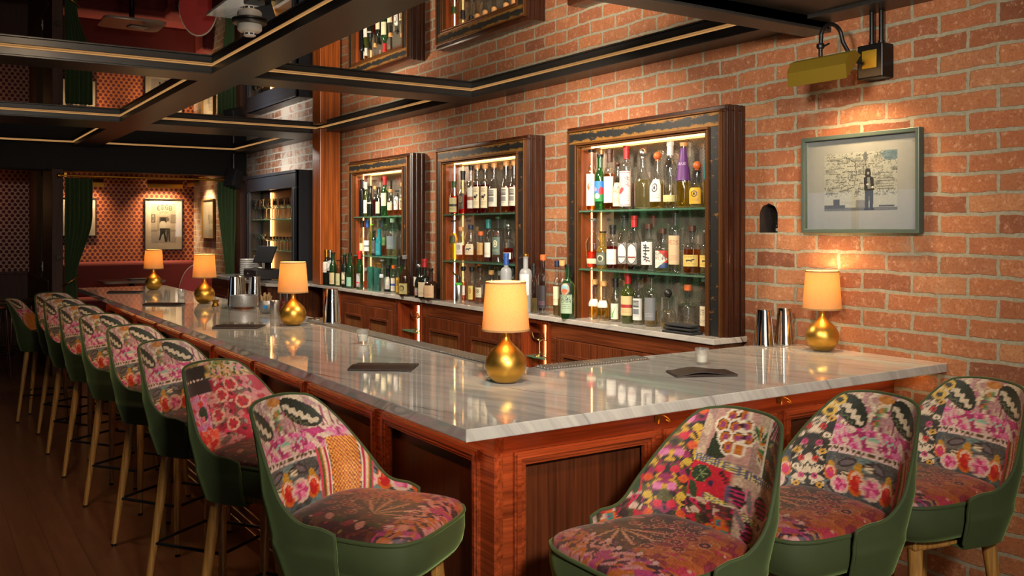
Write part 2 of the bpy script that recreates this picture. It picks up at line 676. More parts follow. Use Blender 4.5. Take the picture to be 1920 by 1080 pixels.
# ------------------------------------------------------------------ materials
M = {}
M['brick'] = brick_mat('old_brick', y_white=8.2)
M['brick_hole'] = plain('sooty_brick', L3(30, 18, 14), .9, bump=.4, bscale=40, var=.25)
M['stone'] = stone_mat('quartzite')
M['dots'] = dots_mat('dotted_wallpaper')
M['mahogany'] = wood('mahogany', L3(104, 42, 20), L3(158, 70, 34), .24, 1)
M['mahogany_x'] = wood('mahogany_crosswise', L3(104, 42, 20), L3(158, 70, 34), .24, 0)
M['mahogany_v'] = wood('mahogany_upright', L3(104, 42, 20), L3(158, 70, 34), .24, 2)
M['walnut_v'] = wood('walnut_upright', L3(74, 40, 22), L3(112, 62, 34), .28, 2)
M['walnut_l'] = wood('walnut_lengthwise', L3(62, 30, 16), L3(108, 56, 30), .28, 1)
M['post'] = wood('timber_post', L3(136, 66, 22), L3(186, 100, 40), .32, 2, .8)
M['oak'] = wood('oak', L3(146, 100, 46), L3(190, 140, 72), .36, 2, .9, .15)
M['niche_wood'] = wood('cabinet_wood', L3(110, 50, 22), L3(150, 74, 34), .3, 2)
M['beam'] = plain('blackened_beam', (.019, .0175, .0165, 1), .36, var=.2, bscale=14)
M['header'] = plain('black_header_paint', (.007, .0062, .0055, 1), .6, var=.2, bscale=14, Specular_IOR_Level=.2)
M['dull_walnut'] = wood('dull_walnut', L3(58, 30, 18), L3(88, 48, 28), .65, 2, 1.0, 0.0)
M['glow_back'] = plain('glow_back_panel', L3(150, 96, 52), .3, .45, var=.2)  # orange glow of the light strip is put into this panel colour
M['blacksteel'] = plain('black_steel', (.012, .012, .013, 1), .32, .6)
M['blueblack'] = plain('blue_black_paint', L3(34, 38, 45), .38, var=.1)
M['mirror_ceiling'] = mirror_mat('ceiling_mirror', (.62, .60, .58), .012)
M['mirror_mesh'] = mirror_mat('antique_mirror', (.40, .37, .31), .035, .32)
M['gold'] = plain('brushed_gold', L3(206, 158, 70), .36, 1.0, bump=.05, bscale=25, var=.10)
M['brass'] = plain('aged_brass', L3(176, 128, 50), .34, 1.0, bump=.05, var=.18)
M['olive_brass'] = plain('olive_brass', L3(150, 126, 40), .55, .8, var=.15)
M['steel'] = plain('polished_steel', (.72, .70, .67, 1), .10, 1.0, var=.05)
M['satin_steel'] = plain('satin_steel', (.60, .58, .55, 1), .30, 1.0, var=.08)
M['pewter'] = plain('hammered_pewter', (.36, .36, .35, 1), .42, .8, bump=.5, bscale=120)
M['copper'] = plain('copper', L3(190, 110, 70), .3, 1.0)
M['leather'] = plain('dark_leather', L3(44, 34, 30), .42, bump=.25, bscale=260, var=.15)
M['blackcloth'] = plain('black_cloth', (.012, .012, .013, 1), .9, bump=.3, bscale=300)
M['blackplastic'] = plain('black_plastic', (.018, .018, .02, 1), .35)
M['greyplastic'] = plain('grey_plastic', L3(140, 132, 124), .5)
M['whiteglaze'] = plain('white_glaze', L3(214, 212, 208), .2, var=.04)
M['whiteplastic'] = plain('white_plastic', L3(205, 200, 192), .4, var=.04)
M['paper'] = plain('paper', L3(220, 214, 202), .8, var=.05)
M['velvet_green'] = None
M['red_velvet'] = plain('red_velvet', L3(88, 11, 13), .85, var=.25, bscale=18, Sheen_Weight=.3, Sheen_Tint=(.7, .12, .1, 1))
M['red_leather'] = plain('red_leather', L3(168, 34, 28), .45, var=.1)
M['cream_trim'] = plain('cream_trim', L3(220, 196, 168), .5)
M['wick'] = plain('candle_wax', L3(226, 220, 208), .5, var=.03, Subsurface_Weight=.2)
M['led'] = emit('warm_led', (1.0, .52, .17), 9.0)
M['led_under'] = emit('counter_led', (1.0, .50, .17), 16.0)
M['led_soft'] = emit('dim_cove_led', (1.0, .50, .17), .30)
M['led_lamp'] = emit('warm_bulb', (1.0, .55, .22), 9.0)
M['sky_pane'] = emit('overcast_daylight', (.55, .72, 1.0), .20)
M['floor'] = None


def velvet():
    t = NT('green_velvet')
    nz = t.noise(t.pos(), 7, 4, .6)
    c = t.mix(nz, L3(32, 41, 17), L3(57, 70, 31))
    return t.done(t.bsdf(c, .8, 0, t.bump(t.noise(t.pos(), 300, 2), .15, .001), Sheen_Weight=.55, Sheen_Roughness=.35, Sheen_Tint=L3(150, 180, 110)))


M['velvet_green'] = velvet()


def floor_mat():
    t = NT('dark_plank_floor')
    tc = t.n('TexCoord')
    br = t.n('TexBrick', {'Vector': t.pos(rot=(0, 0, R(90))), 'Scale': 1.0, 'Mortar Size': .0012, 'Brick Width': 1.6, 'Row Height': .14, 'Color1': (0, 0, 0, 1), 'Color2': (1, 1, 1, 1), 'Mortar': (.5, .5, .5, 1)})
    g = t.noise(t.pos(scale=(22, 1.4, 1)), 1.0, 5, .6, .6)
    base = t.mix(g, L3(78, 46, 29), L3(118, 73, 46))
    rnd = t.n('SeparateColor', {0: br.outputs[0]}).outputs[0]
    base = t.mix(t.math('MULTIPLY', rnd, .25), base, L3(60, 34, 22))
    base = t.mix(t.math('MULTIPLY', br.outputs[1], .7), base, L3(28, 16, 11))
    w = t.noise(tc.outputs['Object'], 3.0, 5, .7)
    base = t.mix(t.math('MULTIPLY', t.math('SUBTRACT', w, .5, clamp=True), 1.2, clamp=True), base, L3(112, 68, 42))
    sp = t.noise(tc.outputs['Object'], 130, 2, .5)
    base = t.mix(t.math('MULTIPLY', t.math('SUBTRACT', sp, .80, clamp=True), 20.0, clamp=True), base, L3(190, 150, 100))
    return t.done(t.bsdf(base, t.math('MULTIPLY_ADD', w, .22, .22), 0, t.bump(g, .06, .002)))


M['floor'] = floor_mat()

# ------------------------------------------------------------------ the setting
WX = 3.345            # brick wall plane
CTOP = 1.075          # back counter
ZB, ZM = 2.485, 2.541  # underside of the coffer beams, face of the mirrors
XL, YF, YB = -2.8, -3.6, 13.5

struct(MB().box(XL, WX + .3, YF, YB, -.1, 0).build('floor', M['floor'], smooth=0))
struct(MB().box(1.30, WX, 11.02, YB, 0, .20).build('floor_platform', M['floor'], smooth=0))


def ceil_mirror():
    b = MB()
    b.box(XL, WX, 2.60, 11.2, ZM, ZM + .02)
    return struct(b.build('ceiling', M['mirror_ceiling'], smooth=0))


ceil_mirror()
struct(MB().box(XL, WX, YF, 2.62, 2.50, 2.56).build('ceiling_front', M['beam'], smooth=0))
struct(MB().box(XL, WX, 11.2, YB, 2.36, 2.42).build('ceiling_alcove', M['walnut_l'], smooth=0))


def brick_wall():
    outer = [(YF, 0), (YB + .1, 0), (YB + .1, 2.62), (YF, 2.62)]
    yc, z0, w, h = 2.941, 1.572, .109, .135
    arch = [(yc - w / 2, z0), (yc + w / 2, z0)]
    for k in range(0, 13):
        a = PI * k / 12
        arch.append((yc + w / 2 * math.cos(a), z0 + h - w / 2 + w / 2 * math.sin(a) * (1 + .06 * math.sin(k * 2.3))))
    blob = []
    for k in range(14):
        a = 2 * PI * k / 14
        rr = .040 + .009 * math.sin(k * 2.9) + .007 * math.cos(k * 1.7)
        blob.append((4.395 + rr * .9 * math.cos(a), 1.668 + rr * 1.1 * math.sin(a)))
    loops = [[Vector((p[0], p[1], 0)) for p in l] for l in (outer, arch, blob)]
    tri = tessellate_polygon(loops)
    vs = [(WX, p[0], p[1]) for l in (outer, arch, blob) for p in l]
    b = MB()
    b.add(vs, [tuple(t) for t in tri])
    o = struct(b.build('wall_right', M['brick'], smooth=0))
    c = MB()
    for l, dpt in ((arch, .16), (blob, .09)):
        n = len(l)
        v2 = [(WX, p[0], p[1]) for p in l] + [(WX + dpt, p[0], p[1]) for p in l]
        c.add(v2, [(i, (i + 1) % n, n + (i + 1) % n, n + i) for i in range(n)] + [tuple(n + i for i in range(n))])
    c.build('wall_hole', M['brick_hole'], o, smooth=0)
    return o


brick_wall()
struct(MB().box(XL - .1, WX + .1, YB, YB + .1, 0, 2.62).build('wall_back', M['dots'], smooth=0))
M['darkwall'] = plain('dark_wall_paint', L3(30, 22, 20), .7, var=.1)


def wall_left():
    b = MB()
    y0, y1, z0, z1 = 5.2, 7.9, .95, 2.1
    b.box(XL - .1, XL, YF, y0, 0, 2.62).box(XL - .1, XL, y1, YB, 0, 2.62).box(XL - .1, XL, y0, y1, 0, z0).box(XL - .1, XL, y0, y1, z1, 2.62)
    struct(b.build('wall_left', M['darkwall'], smooth=0))
    w = MB()
    for k in range(4):
        y = y0 + (y1 - y0 - .06) * k / 3
        w.box(XL - .09, XL + .01, y, y + .06, z0, z1)
    for z in (z0, z0 + .55, z1 - .06):
        w.box(XL - .088, XL + .008, y0, y1, z, z + .06)
    f = struct(w.build('window_1', M['beam'], smooth=0, bevel=.004))
    MB().box(XL - .06, XL - .05, y0, y1, z0, z1).build('pane', M['sky_pane'], f, smooth=0)


wall_left()


def wall_front():
    b = MB()
    x0, x1, z0, z1 = -1.2, 1.6, .9, 2.4
    b.box(XL, x0, YF - .1, YF, 0, 2.62).box(x1, WX, YF - .1, YF, 0, 2.62).box(x0, x1, YF - .1, YF, 0, z0).box(x0, x1, YF - .1, YF, z1, 2.62)
    struct(b.build('wall_front', M['darkwall'], smooth=0))
    w = MB()
    for k in range(4):
        x = x0 + (x1 - x0 - .06) * k / 3
        w.box(x, x + .06, YF - .09, YF + .01, z0, z1)
    for z in (z0, 1.9, z1 - .06):
        w.box(x0, x1, YF - .088, YF + .008, z, z + .06)
    f = struct(w.build('added_window_2', M['beam'], smooth=0, bevel=.004))  # unseen rear window, added to go with the fill behind the camera
    MB().box(x0, x1, YF - .06, YF - .05, z0, z1).build('pane', M['sky_pane'], f, smooth=0)


wall_front()

# coffer beams; each carries a thin lit strip just under the mirrors
nb = [0]


def beam(x0, x1, y0, y1, z0=ZB, z1=ZM, strips=''):
    nb[0] += 1
    o = struct(MB().box(x0 + .010, x1 - .010, y0 + .010 * ('s' in strips), y1 - .010 * ('n' in strips), z0 + .010, z1)
               .build('trim_%d' % nb[0], M['beam'], smooth=0, bevel=.003))
    MB().box(x0, x1, y0, y1, z0 + .0102, z1 - .0095).build('board', M['beam'], o, smooth=0, bevel=.002)
    MB().box(x0 - .006 if 'w' in strips else x0, x1 + .006 if 'e' in strips else x1, y0 - .006 if 's' in strips else y0, y1 + .006 if 'n' in strips else y1,
             z0, z0 + .010).build('lip', M['beam'], o, smooth=0, bevel=.002)
    s = MB()
    e = .007
    za, zb = z1 - .0085, z1 - .0015
    if 'w' in strips:
        s.box(x0 + .002, x0 + .002 + e, y0, y1, za, zb)
    if 'e' in strips:
        s.box(x1 - .002 - e, x1 - .002, y0, y1, za, zb)
    if 's' in strips:
        s.box(x0, x1, y0 + .002, y0 + .002 + e, za, zb)
    if 'n' in strips:
        s.box(x0, x1, y1 - .002 - e, y1 - .002, za, zb)
    if s.v:
        s.build('led_strip', M['led_soft'], o, smooth=0)
    return o


ys = [(2.72, 5.40), (5.68, 8.25), (8.85, 11.0)]
for a, b_ in ys:
    beam(3.185, WX, a, b_, strips='w')
    beam(1.44, 1.68, a, b_, strips='we')
    beam(-.32, -.08, a, b_, strips='e')
beam(XL, WX, 5.40, 5.68, strips='sn')
beam(XL, WX, 8.25, 8.85, strips='sn')
beam(XL, WX, 2.59, 2.72, 2.446, ZM)
beam(3.185, WX, YF, 2.59, 2.485, 2.52)
o = beam(XL, WX, 11.0, 11.22, 2.225, ZM, strips='s')
for h in [o] + list(o.children):
    if 'led' not in h.name:
        h.data.materials[0] = M['header']

# partition between the alcove and the passage, with its post and wainscot
p = struct(MB().box(1.25, 1.30, 11.22, YB, 0, 2.40).build('wall_partition', M['dull_walnut'], smooth=0))
MB().box(1.235, 1.25, 11.3, YB, 0, .98).box(1.228, 1.25, 11.3, YB, .98, 1.02).build('wainscot', M['dull_walnut'], p, smooth=0, bevel=.003)
MB().box(1.236, 1.25, 12.0, 12.55, 1.02, 2.30).build('fabric_panel', plain('grey_green_fabric', L3(66, 62, 46), .9, var=.15), p, smooth=0, bevel=.004)
struct(MB().box(1.235, 1.345, 10.99, 11.24, 0, 2.24).build('trim_jamb', M['dull_walnut'], smooth=0, bevel=.006))
struct(MB().box(3.27, WX, 11.0, 11.22, 0, 2.24).build('trim_jamb_right', M['dull_walnut'], smooth=0, bevel=.006))
bb = MB().box(XL, 1.235, YB - .025, YB, 0, 1.0).box(XL, 1.235, YB - .035, YB, 1.0, 1.04)
struct(bb.build('baseboard_back', M['dull_walnut'], smooth=0, bevel=.004))

# the timber post in front of the brick
c = tag(MB().box(3.119, 3.322, 8.03, 8.225, CTOP + .0002, 2.52).build('timber_post', M['post'], smooth=0, bevel=.008),
        'square amber brown timber post standing against the brick wall left of the bottle cabinets', 'post')

# ------------------------------------------------------------------ the bar
def slab(poly, z0, z1):
    return MB().prism(poly, 2, z0, z1)


BX0, BX1, BY0, BY1, BYE = 1.196, 1.935, 2.055, 2.85, 8.84
poly = [(BX0, BY0), (WX, BY0), (WX, BY1), (BX1, BY1), (BX1, BYE), (BX0, BYE)]
top = slab(poly, 1.036, 1.07).build('bar_counter_top', M['stone'], smooth=0, bevel=.004, seg=3)
tag(top, 'long polished grey veined stone bar top turning the corner to the brick wall', 'counter top')

bar = thing('panelled_bar', 'panelled mahogany bar front under the grey stone top', 'bar', (0, 0, 0))
IN = .228
bx, by = BX0 + IN, BY0 + IN
M['bar_panel'] = wood('dark_bar_panel', L3(62, 30, 16), L3(96, 48, 26), .30, 2)
MB().box(bx + .03, BX1 - .06, by + .03, BYE - .06, .10, 1.035).box(BX1 - .06, WX - .002, by + .03, BY1 - .06, .10, 1.035).build('carcass', M['bar_panel'], bar, smooth=0)
# frames of rails and stiles standing proud of the dark panels
fr = MB()
fr.box(bx, bx + .03, by, BYE - .06, .915, 1.0118).box(bx, bx + .03, by, BYE - .06, .16, .28)
fx = MB()
fx.box(bx + .0304, WX - .002, by, by + .03, .915, 1.0118).box(bx + .0304, WX - .002, by, by + .03, .16, .28)
left_p = []
y = 2.375
while y < 8.5:
    left_p.append((y, min(y + .655, 8.70)))
    y += .735
right_p = [(1.50, 2.03), (2.09, 2.62), (2.68, 3.21)]
edges = [by] + [v for p_ in left_p for v in p_] + [BYE - .06]
for a, b_ in zip(edges[0::2], edges[1::2]):
    fr.box(bx, bx + .03, a, b_, .28, .915)
edges = [bx] + [v for p_ in right_p for v in p_] + [WX - .002]
for a, b_ in zip(edges[0::2], edges[1::2]):
    fx.box(max(a, bx + .0304), b_, by, by + .03, .28, .915)
fr.build('face_frame', M['mahogany'], bar, smooth=0, bevel=.002)
fx.build('face_frame', M['mahogany_x'], bar, smooth=0, bevel=.002)


def mould(pts, normal, w, hgt):
    """a stepped picture moulding round a panel: three nested mitred rings"""
    b = MB()
    a0, a1, c0, c1 = pts
    for ins, ww, hh in ((0.0, w, hgt), (w * .18, w * .45, hgt * 1.45), (w * .75, w * .5, hgt * .6)):
        f = MB().ring_frame(a0 + ins, a1 - ins, c0 + ins, c1 - ins, ww, -hh, .012)
        if normal == '-y':
            b.add([(v[0], by + v[1], v[2]) for v in f.v], f.f)
        else:
            b.add([(bx + v[1], v[0], v[2]) for v in f.v], f.f)
    return b


for a, b_ in left_p:
    mould((a - .012, b_ + .012, .262, .927), '-x', .034, .012).build('panel_moulding', M['mahogany'], bar, smooth=0, bevel=.0015)
for a, b_ in right_p:
    mould((a - .012, b_ + .012, .262, .927), '-y', .034, .012).build('panel_moulding', M['mahogany_x'], bar, smooth=0, bevel=.0015)
# stepped plinth
pl = MB()
for off, z0, z1 in ((.028, 0, .085), (.018, .085, .12), (.010, .12, .16)):
    pl.box(bx - off, bx + .03, by - off, BYE - .06, z0, z1)
    pl.box(bx + .031, WX - .002, by - off, by + .03, z0, z1)
pl.build('plinth', M['walnut_l'], bar, smooth=0, bevel=.005)
# the dark rail right under the stone
MB().box(bx - .012, bx + .03, by - .012, BYE - .06, 1.012, 1.0355).box(bx + .0305, WX - .002, by - .012, by + .03, 1.012, 1.0355).build('cornice', M['bar_panel'], bar, smooth=0, bevel=.003)

MB().box(1.300, 1.312, by - .10, BYE - .1, 1.0325, 1.0358).build('led_strip', M['led_under'], bar, smooth=0)
MB().box(1.32, WX - .02, by - .122, by - .110, 1.0325, 1.0358).build('led_strip', M['led_under'], bar, smooth=0)

# brass bag hooks under the bar top
def bag_hook(px):
    # on the plane y = by
    t_ = (px - 960.0) / FOC
    X = by * (SN + t_ * CS) / (CS - t_ * SN)
    return X


for px, lab in ((1232, 'brass bag hook under the bar top just left of the nearest right-side stool'), (1460, 'brass bag hook under the bar top between the floral stools near the wall'),
                ):
    X = bag_hook(px)
    h = thing('bag_hook', lab, 'hook', (X, by - .0005, .972), 0, 'brass bag hooks')
    MB().box(-.012, .012, -.004, 0, -.02, .02).build('plate', M['brass'], h, smooth=0, bevel=.002)
    b = MB()
    for s in (-1, 1):
        pts = [(s * .004, -.003, .004)] + [(s * (.004 + .02 * math.sin(a)), -.004 - .03 * math.sin(a), .004 - .022 * (1 - math.cos(a)) if a < PI / 2 else -.018 + .02 * (1 - math.sin(a))) for a in np.linspace(.2, 2.4, 9)]
        b.tube(pts, .0028, 8)
    b.build('prong', M['brass'], h)

# drip mats along the inner edge
def drip_mat(loc, lx, ly, lab):
    t_ = thing('drip_mat', lab, 'drip mat', loc, 0, 'metal drip mats')
    MB().box(-lx / 2, lx / 2, -ly / 2, ly / 2, 0, .004).build('tray', M['satin_steel'], t_, smooth=0, bevel=.002)
    b = MB()
    step = .0125
    if ly > lx:
        y = -ly / 2 + .008
        while y < ly / 2 - .008:
            b.box(-lx / 2 + .005, lx / 2 - .005, y, y + .0045, .004, .009)
            y += step
        for k in range(4):
            x = -lx / 2 + .008 + (lx - .02) * k / 3
            b.box(x, x + .004, -ly / 2 + .005, ly / 2 - .005, .004, .0075)
    else:
        x = -lx / 2 + .008
        while x < lx / 2 - .008:
            b.box(x, x + .0045, -ly / 2 + .005, ly / 2 - .005, .004, .009)
            x += step
        for k in range(4):
            yy = -ly / 2 + .008 + (ly - .02) * k / 3
            b.box(-lx / 2 + .005, lx / 2 - .005, yy, yy + .004, .004, .0075)
    b.build('grille', M['satin_steel'], t_, smooth=0)


drip_mat((1.885, 4.15, 1.0703), .085, 2.45, 'long narrow steel drip mat along the inner edge behind the lamps')
drip_mat((2.20, 2.80, 1.0703), .50, .085, 'short steel drip mat on the right arm behind the closest gold lamp')

# ------------------------------------------------------------------ back bar
CX = 3.117
CTOP = 1.075
poly = [(CX, 3.07), (WX, 3.07), (WX, 10.6), (2.765, 10.6), (2.765, 8.50), (2.90, 8.29), (CX, 8.29)]
bc = slab(poly, CTOP - .028, CTOP).build('back_counter_top', M['stone'], smooth=0, bevel=.003, seg=2)
tag(bc, 'narrow grey stone counter along the brick wall under the bottle cabinets', 'counter top')

FX = 3.135
M['cupboard_wood'] = wood('cupboard_wood', L3(80, 38, 20), L3(122, 62, 32), .28, 2)
M['cupboard_wood_l'] = wood('cupboard_wood_lengthwise', L3(80, 38, 20), L3(122, 62, 32), .28, 1)
M['cupboard_panel'] = wood('cupboard_panel', L3(98, 58, 30), L3(132, 84, 46), .35, 2)


def cupboard(y0, y1, lab, grp='back bar cupboards', x0=FX, n=2):
    t_ = thing('back_bar_cupboard', lab, 'cupboard', (x0, (y0 + y1) / 2, 0), 0, grp)
    w = y1 - y0
    MB().box(.018, WX - x0 - .002, -w / 2 + .002, w / 2 - .002, .06, CTOP - .030).build('body', M['walnut_v'], t_, smooth=0)
    f = MB()
    f.box(0, .018, -w / 2 + .002, w / 2 - .002, .955, CTOP - .030).box(0, .018, -w / 2 + .002, w / 2 - .002, .06, .14)
    f.box(0, .018, -w / 2 + .002, -w / 2 + .05, .14, .955).box(0, .018, w / 2 - .05, w / 2 - .002, .14, .955)
    f.build('face_frame', M['cupboard_wood_l'], t_, smooth=0, bevel=.002)
    dw = (w - .10) / n
    for k in range(n):
        a = -w / 2 + .05 + dw * k + .003
        b_ = a + dw - .006
        d = MB()
        d.box(-.012, .016, a, b_, .865, .952).box(-.012, .016, a, b_, .145, .22).box(-.012, .016, a, a + .075, .22, .865).box(-.012, .016, b_ - .075, b_, .22, .865)
        dd = d.build('door', M['cupboard_wood'], t_, smooth=0, bevel=.002)
        MB().box(-.002, .014, a + .075, b_ - .075, .22, .865).build('door_panel', M['cupboard_panel'], dd, smooth=0)
        f = MB().ring_frame(a + .07, b_ - .07, .215, .87, .02, -.018, .002)
        MB().add([(v[1], v[0], v[2]) for v in f.v], f.f).build('moulding', M['cupboard_wood_l'], dd, smooth=0, bevel=.002)
    return t_


cupboard(3.09, 4.40, 'two-door mahogany cupboard under the back counter below the rightmost bottle cabinet')
cupboard(4.74, 6.03, 'two-door mahogany cupboard under the back counter below the middle bottle cabinet')
cupboard(6.47, 7.58, 'two-door mahogany cupboard under the back counter below the leftmost bottle cabinet')
cupboard(8.55, 10.5, 'wide mahogany cupboard below the till and the white plates', x0=2.80, n=3)
MB_pl = MB().box(FX + .02, WX, 3.09, 8.3, 0, .06)
struct(MB_pl.build('trim_plinth', M['walnut_l'], smooth=0))


def glass_bay(y0, y1, lab):
    t_ = thing('glass_bay', lab, 'shelf bay', (FX, (y0 + y1) / 2, 0), 0, 'lit glass bays under the back counter')
    w = y1 - y0
    b = MB()
    b.box(0, WX - FX - .002, -w / 2 + .002, -w / 2 + .03, .06, CTOP - .03).box(0, WX - FX - .002, w / 2 - .03, w / 2 - .002, .06, CTOP - .03)
    b.box(WX - FX - .02, WX - FX - .002, -w / 2 + .03, w / 2 - .03, .06, CTOP - .03).box(0, WX - FX - .02, -w / 2 + .03, w / 2 - .03, 1.02, CTOP - .03).box(0, WX - FX - .02, -w / 2 + .03, w / 2 - .03, .06, .10)
    b.build('body', M['mahogany_v'], t_, smooth=0, bevel=.002)
    for z in (.50, .805):
        MB().box(.02, WX - FX - .021, -w / 2 + .031, w / 2 - .031, z, z + .008).build('glass_shelf', M['shelf_glass'], t_, smooth=0)
    MB().box(WX - FX - .045, WX - FX - .032, w / 2 - .043, w / 2 - .031, .10, 1.019).build('led_strip', M['led'], t_, smooth=0)
    return t_


M['shelf_glass'] = glass_mat('shelf_glass', (.42, .80, .60), .3, 1.0, .02, .22)
glass_bay(4.42, 4.72, 'lit open bay with an amber light strip behind the closest lamp')
glass_bay(6.05, 6.45, 'lit open bay with an amber light strip between two cupboards under the back counter')
glass_bay(7.60, 8.00, 'lit open bay with an amber light strip beside the timber post')


# ------------------------------------------------------------------ bottle cabinets
def band_mat():
    """black paint dragged over gold leaf: gold shows along both edges of the head, less on the stiles"""
    t = NT('worn_black_and_gold')
    p = t.pos()
    sp = t.n('SeparateXYZ', {0: p})
    nz = t.noise(t.pos(scale=(1, 1, 2.2)), 16, 6, .75)
    hz = t.math('ABSOLUTE', t.math('SUBTRACT', sp.outputs[2], 2.18 - CTOP - .064))
    head = t.math('GREATER_THAN', sp.outputs[2], 2.18 - CTOP - .101)
    eh = t.math('ADD', t.math('MULTIPLY', t.math('SUBTRACT', hz, .017), 40.0), t.math('MULTIPLY', t.math('SUBTRACT', nz, .5), 3.2))
    es = t.math('MULTIPLY', t.math('SUBTRACT', nz, .60), 5.0)
    f = t.math('MULTIPLY', t.math('ADD', t.math('MULTIPLY', eh, head), t.math('MULTIPLY', es, t.math('SUBTRACT', 1.0, head))), 4.0, clamp=True)
    c = t.mix(f, (.008, .009, .009), L3(138, 98, 46))
    return t.done(t.bsdf(c, .45, t.math('MULTIPLY', f, .5), t.bump(nz, .2, .002)))


M['band'] = band_mat()
M['gilt'] = plain('dull_gilt', L3(112, 70, 36), .38, .6, var=.3, bscale=40)
M['frame_wood'] = wood('frame_wood', L3(40, 19, 11), L3(70, 34, 18), .28, 2)
CFX = 3.19
SHELF_Z = (1.362, 1.694)


def cabinet(y0, y1, lab):
    t_ = thing('bottle_cabinet', lab, 'cabinet', (0, (y0 + y1) / 2, CTOP), 0, 'lit bottle cabinets on the brick wall')
    w = y1 - y0
    H = 2.18 - CTOP
    d0, d1 = CFX, WX - .004

    def frame3(o0, o1, xf, xb):
        """stiles and head between insets o0 and o1 of the outline, from xf back to xb"""
        b = MB()
        b.box(xf, xb, -w / 2 + o0, -w / 2 + o1, 0, H - o1).box(xf, xb, w / 2 - o1, w / 2 - o0, 0, H - o1)
        b.box(xf, xb, -w / 2 + o0, w / 2 - o0, H - o1, H - o0)
        return b
    b = frame3(0, .028, d0 + .030, d1)
    for o0, o1, xf, xb in ((.002, .022, d0 + .020, d0 + .031),):
        q = frame3(o0, o1, xf, xb)
        b.add(q.v, q.f)
    # fluting on the outer cheeks
    for s in (-1, 1):
        for k, (a0, a1) in enumerate(((.035, .050), (.070, .10), (.115, .130))):
            ys_ = sorted((s * (w / 2), s * (w / 2 + .008)))
            b.box(d0 + a0, d0 + a1, ys_[0], ys_[1], 0, H)
    b.build('outer_frame', M['frame_wood'], t_, smooth=0, bevel=.003)
    frame3(.022, .032, d0, d0 + .032).build('gilt_edge', M['gilt'], t_, smooth=0, bevel=.003)
    frame3(.032, .100, d0 + .010, d0 + .03).build('black_band', M['band'], t_, smooth=0, bevel=.002)
    q = frame3(.098, .112, d0 - .002, d0 + .03)
    q2 = frame3(.116, .124, d0 + .004, d0 + .03)
    q.add(q2.v, q2.f)
    q.build('inner_bead', M['gilt'], t_, smooth=0, bevel=.003)
    MB().box(d0 + .03, d1 - .012, -w / 2 + .028, -w / 2 + .126, 0, H - .028).box(d0 + .03, d1 - .012, w / 2 - .126, w / 2 - .028, 0, H - .028).box(d0 + .03, d1 - .012, -w / 2 + .126, w / 2 - .126, H - .118, H - .028).build('lining', M['niche_wood'], t_, smooth=0)
    MB().box(d1 - .012, d1, -w / 2 + .03, w / 2 - .03, 0, H - .03).build('mirror_back', M['mirror_mesh'], t_, smooth=0)
    for z in SHELF_Z:
        MB().box(d0 + .012, d1 - .013, -w / 2 + .127, w / 2 - .127, z - CTOP - .009, z - CTOP).build('glass_shelf', M['shelf_glass'], t_, smooth=0)
    e = .006
    led = MB()
    zz = [0.0, SHELF_Z[0] - CTOP, SHELF_Z[1] - CTOP, H - .119]
    for za, zb in zip(zz[:-1], zz[1:]):
        led.box(d1 - .050, d1 - .050 + e, w / 2 - .126 - .004, w / 2 - .1265, za + .002, zb - .011)
    led.box(d1 - .050, d1 - .050 + e, -w / 2 + .127, w / 2 - .127, H - .119 - .004, H - .1185)
    led.build('led_strip', M['led'], t_, smooth=0)
    return t_


cabinet(3.08, 4.341, 'lit bottle cabinet nearest the framed street photograph')
cabinet(4.75, 5.957, 'lit bottle cabinet in the middle of the three in black and gold frames')
cabinet(6.378, 7.576, 'lit bottle cabinet beside the timber post')


def glass_cabinet():
    y0, y1 = 8.79, 10.43
    x0 = 3.165
    t_ = thing('glass_cabinet', 'blue-black cabinet of stemmed glasses beyond the timber post', 'cabinet', (0, (y0 + y1) / 2, CTOP))
    w = y1 - y0
    H = 2.18 - CTOP
    b = MB()
    xb = WX - .004
    b.box(x0, xb, -w / 2, -w / 2 + .02, 0, H).box(x0, xb, w / 2 - .02, w / 2, 0, H)
    b.box(x0, x0 + .03, -w / 2, -w / 2 + .13, 0, H - .175).box(x0, x0 + .03, w / 2 - .10, w / 2, 0, H - .175)
    b.box(x0, x0 + .03, -w / 2, w / 2, H - .175, H).box(x0, xb, -w / 2 + .02, w / 2 - .02, H - .02, H)
    b.box(x0 - .012, x0, -w / 2 - .006, w / 2 + .006, H - .03, H)
    b.box(x0 - .01, x0, -w / 2 + .05, -w / 2 + .075, 0, H - .19).box(x0 - .01, x0, w / 2 - .075, w / 2 - .05, 0, H - .19)
    b.box(xb - .012, xb, -w / 2 + .02, w / 2 - .02, 0, H - .02)
    b.build('body', M['blueblack'], t_, smooth=0, bevel=.003)
    MB().box(xb - .016, xb - .0125, -w / 2 + .13, w / 2 - .13, 0, H - .175).build('back_panel', M['glow_back'], t_, smooth=0)
    for z in SHELF_Z:
        MB().box(x0 + .032, xb - .017, -w / 2 + .021, w / 2 - .021, z - CTOP - .008, z - CTOP).build('glass_shelf', M['shelf_glass'], t_, smooth=0)
    led = MB()
    zz = [0.0, SHELF_Z[0] - CTOP, SHELF_Z[1] - CTOP, H - .18]
    for za, zb in zip(zz[:-1], zz[1:]):
        led.box(xb - .034, xb - .022, .38, .394, za + .002, zb - .010)
    led.build('led_strip', M['led'], t_, smooth=0)


glass_cabinet()


# ------------------------------------------------------------------ upholstery prints
M['print_cloth'] = attr_mat('floral_velvet', .6, .08, 0.0, 0.0, .30)
M['print_paper'] = attr_mat('printed_paper', .55, 0, .0, 0)
M['print_photo'] = attr_mat('printed_photograph', .5, 0, .0, 0)

